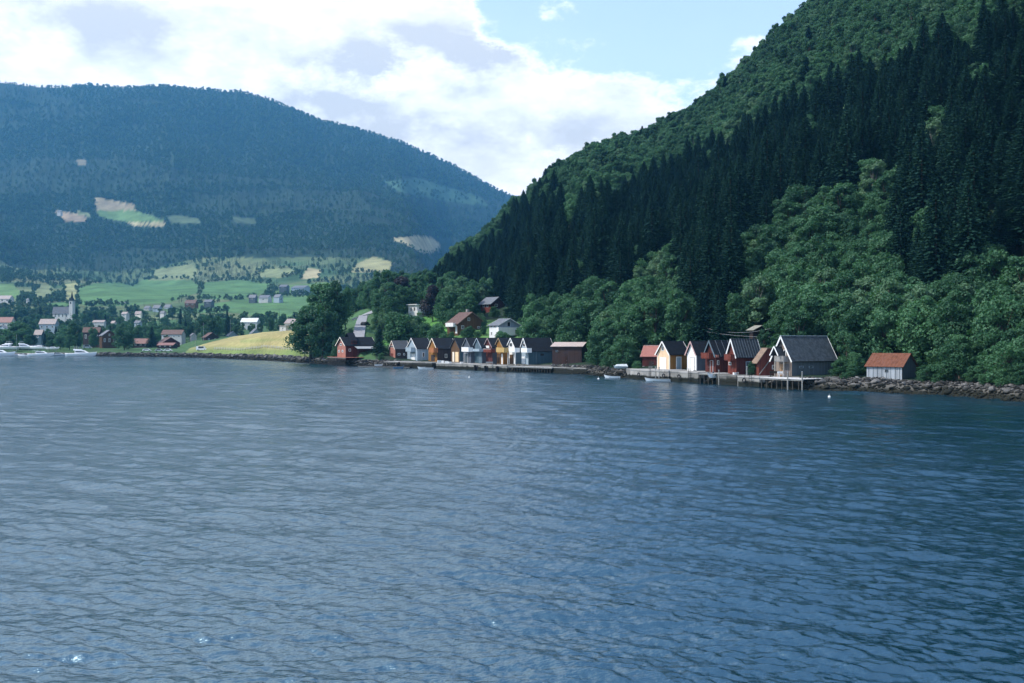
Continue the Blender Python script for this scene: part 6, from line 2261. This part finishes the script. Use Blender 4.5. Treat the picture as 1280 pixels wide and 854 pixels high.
# ------------------------------------------------------------------ road, guardrail, fence, lamps, cars
def ribbon(name, line, width, mat, lift=.12, kind='structure'):
    pts = [Vector(((px - 640) / F * Yd, Yd, 0)) for px, Yd in line]
    dense = []
    for a, b in zip(pts[:-1], pts[1:]):
        n = max(2, int((b - a).length / 3))
        dense += [a.lerp(b, k / n) for k in range(n)]
    dense.append(pts[-1])
    V_, F_ = [], []
    cross = [-.5, -.17, .17, .5]
    for i, p in enumerate(dense):
        d = (dense[min(i + 1, len(dense) - 1)] - dense[max(i - 1, 0)]).normalized()
        nrm = Vector((d.y, -d.x, 0))
        q = [p + nrm * width * c for c in cross]
        zmax = max(g1(v.x, v.y) for v in q) + lift
        V_ += [(v.x, v.y, zmax) for v in q]
        V_ += [(q[0].x, q[0].y, zmax - 1.2), (q[-1].x, q[-1].y, zmax - 1.2)]
    for i in range(len(dense) - 1):
        b = i * 6
        for j in range(3):
            F_.append((b + j, b + j + 1, b + 7 + j, b + 6 + j))
        F_.append((b + 4, b, b + 6, b + 10)); F_.append((b + 3, b + 5, b + 11, b + 9))
    me = mesh_np(name, V_, F_, [mat])
    o = add_obj(name, me)
    return tag(o, kind=kind), dense


ASPH = plain('pale_asphalt', (0.30, 0.30, 0.31), .9, .1, .15, .8)
ribbon('road', [(447, 322), (449.5, 350), (452, 400), (454, 452)], 3.9, ASPH, .25)
ribbon('road', [(440, 455), (454, 456), (470, 462), (500, 480)], 5.0, ASPH, .3)
gr = empty('guardrail', P(452, 400, 450), 0, 'grey steel guardrail at the top of the road', 'guardrail')
mb = MB(); base = Vector(gr.location)
for k in range(6):
    px = 443 + k * 3.6
    X_ = (px - 640) / F * 449; zg = g1(X_, 449) + .3
    MB().box((X_ - base.x - .06, -1 - .06, zg - base.z - .4), (X_ - base.x + .06, -1 + .06, zg - base.z + .75)).build('post', M_METAL, gr)
x0_, x1_ = (442.5 - 640) / F * 449 - base.x, (461.5 - 640) / F * 449 - base.x
z0_, z1_ = g1(x0_ + base.x, 449) - base.z, g1(x1_ + base.x, 449) - base.z
MB().bar((x0_, -1.1, z0_ + .9), (x1_, -1.1, z1_ + .9), .06, .35).build('rail', plain('dull_steel', (.25, .26, .27), .5, .4), gr)

# pasture fence along the foot of the straw meadow
root = None
fl = [(px, np.interp(px, [262, 300, 330, 372, 388], [470, 432, 411, 370, 352])) for px in np.arange(268, 390, 3.1)]
f0 = fl[0]; o0 = Vector(((f0[0] - 640) / F * f0[1], f0[1], g1((f0[0] - 640) / F * f0[1], f0[1])))
root = empty('pasture_fence', o0, 0, 'long pale post-and-rail fence along the foot of the straw meadow', 'fence')
prev = None
M_FP = plain('bleached_fence', (0.50, 0.48, 0.44), .85, .1, .2)
rl = []
for px, Yd in fl:
    X_ = (px - 640) / F * Yd; zg = g1(X_, Yd)
    q = Vector((X_, Yd, zg)) - o0
    MB().box((q.x - .09, q.y - .09, q.z - .3), (q.x + .09, q.y + .09, q.z + 1.25)).build('post', M_FP, root)
    if prev is not None:
        for hh in (.55, 1.0):
            MB().bar(prev + Vector((0, -.1, hh)), q + Vector((0, -.1, hh)), .05, .10).build('rail', M_FP, root)
    prev = q
for k, (px, yt, yb, Yd) in enumerate([(244, 414, 437, 500), (254.5, 404, 427, 590), (288, 399, 420, 640), (347.5, 416, 433, 430), (353, 412, 433, 440)]):
    X_ = (px - 640) / F * Yd; zg = g1(X_, Yd)
    r = empty('street_lamp', (X_, Yd, zg), 0, f'thin grey lamp post, {["leftmost of five, at the start of the breakwater lawn","second of five, beside the dark brown barn","third of five, behind the straw meadow","fourth of five, on the straw meadow","rightmost of five, on the straw meadow"][k]}', 'lamp post')
    H_ = zz(yt, Yd) - zg
    MB().cyl((0, 0, -.4), (0, 0, H_), .09, .06, 6).build('shaft', M_METAL, r)
    MB().box((-.08, -.9, H_ - .02), (.08, .1, H_ + .1)).build('lamp_head', M_METAL, r)


def car(px, Yd, rz, lab, col, van=False):
    X_ = (px - 640) / F * Yd
    r = empty('parked_van' if van else 'parked_car', (X_, Yd, g1(X_, Yd) + .05), rz, lab, 'van' if van else 'car')
    L, Wd, h1, h2 = (5.0, 1.9, 1.1, 2.1) if van else (4.3, 1.75, .85, 1.42)
    prof = [(-L / 2, .3), (L / 2, .3), (L / 2, h1 * .8), (L * .30, h1), (L * (.22 if van else .12), h2), (-L * (.47 if van else .28), h2), (-L * .5, h1 * (1.2 if van else .95))]
    MB().prism([(x_, -Wd / 2, z_) for x_, z_ in prof], (0, Wd, 0)).build('body', col, r)
    gp = [(L * .27, h1 + .03), (L * (.20 if van else .11), h2 - .1), (-L * .26, h2 - .1), (-L * .33, h1 + .03)]
    MB().prism([(x_, -Wd / 2 - .02, z_) for x_, z_ in gp], (0, Wd + .04, 0)).build('window', TINT, r)
    for sx_ in (-1, 1):
        for sy in (-1, 1):
            MB().cyl((sx_ * L * .31, sy * (Wd / 2 - .2), .32), (sx_ * L * .31, sy * (Wd / 2 + .02), .32), .32, .32, 12).build('wheel', BLACK, r)
    for sy in (-1, 1):
        MB().box((L / 2 - .02, sy * .6 - .15, h1 * .6), (L / 2 + .03, sy * .6 + .15, h1 * .76)).build('headlight', M_GLASS, r)


car(184, 517, .1, 'white car parked beside the salmon-roofed hut', HULLW)
car(252.5, 478, 0, 'white van parked at the corner where the straw meadow begins', HULLW, van=True)
car(199.5, 512, .05, 'silver car parked left of another before the dark red boat shed', HULLG)
car(210.5, 509, .05, 'white car parked right of the silver one before the dark red boat shed', HULLW)
car(109.5, 590, .2, 'white van standing in front of the brown broad-roofed house', HULLW, van=True)
car(456.8, 372, 1.2, 'dark car on the road verge above the red farmhouse', BLACK)


# ladders and tyres on the quay fronts
for (px, Yd, zt_, lab) in [(812, 191.3, 2.1, 'dark ladder on the pale concrete quay before the red shed'), (861, 181.2, 2.1, 'dark ladder on the short quay before the white-gabled boathouse'), (937, 164.3, 1.9, 'dark ladder on the square concrete block quay')]:
    r = empty('ladder', ((px - 640) / F * Yd, Yd - .35, 0), -1.0, lab, 'ladder')
    for s in (-.22, .22):
        MB().bar((s, 0, -.4), (s, 0, zt_ + .5), .06).build('side_rail', BLACK, r)
    for k in range(7):
        MB().bar((-.22, 0, .1 + k * .32), (.22, 0, .1 + k * .32), .04).build('rung', BLACK, r)
for (px, Yd, lab) in [(798, 195.0, 'leftmost tyre hung on the pale concrete quay'), (829, 188.5, 'right tyre hung on the pale concrete quay'), (848, 184.2, 'tyre hung on the short quay before the ochre wall'), (929, 166.1, 'tyre hung on the square concrete block quay')]:
    r = empty('tyre', ((px - 640) / F * Yd, Yd - .5, 1.05), -1.0, lab, 'tyre')
    mb = MB(); pr = None
    for k in range(13):
        t = k / 12 * 6.2832
        q = Vector((.32 * math.cos(t), 0, .32 * math.sin(t)))
        if pr is not None: mb.cyl(pr, q, .11, .11, 6)
        pr = q
    mb.build('tread', BLACK, r)
    MB().bar((0, .05, .3), (0, .3, .95), .03).build('rope', M_PILE, r)
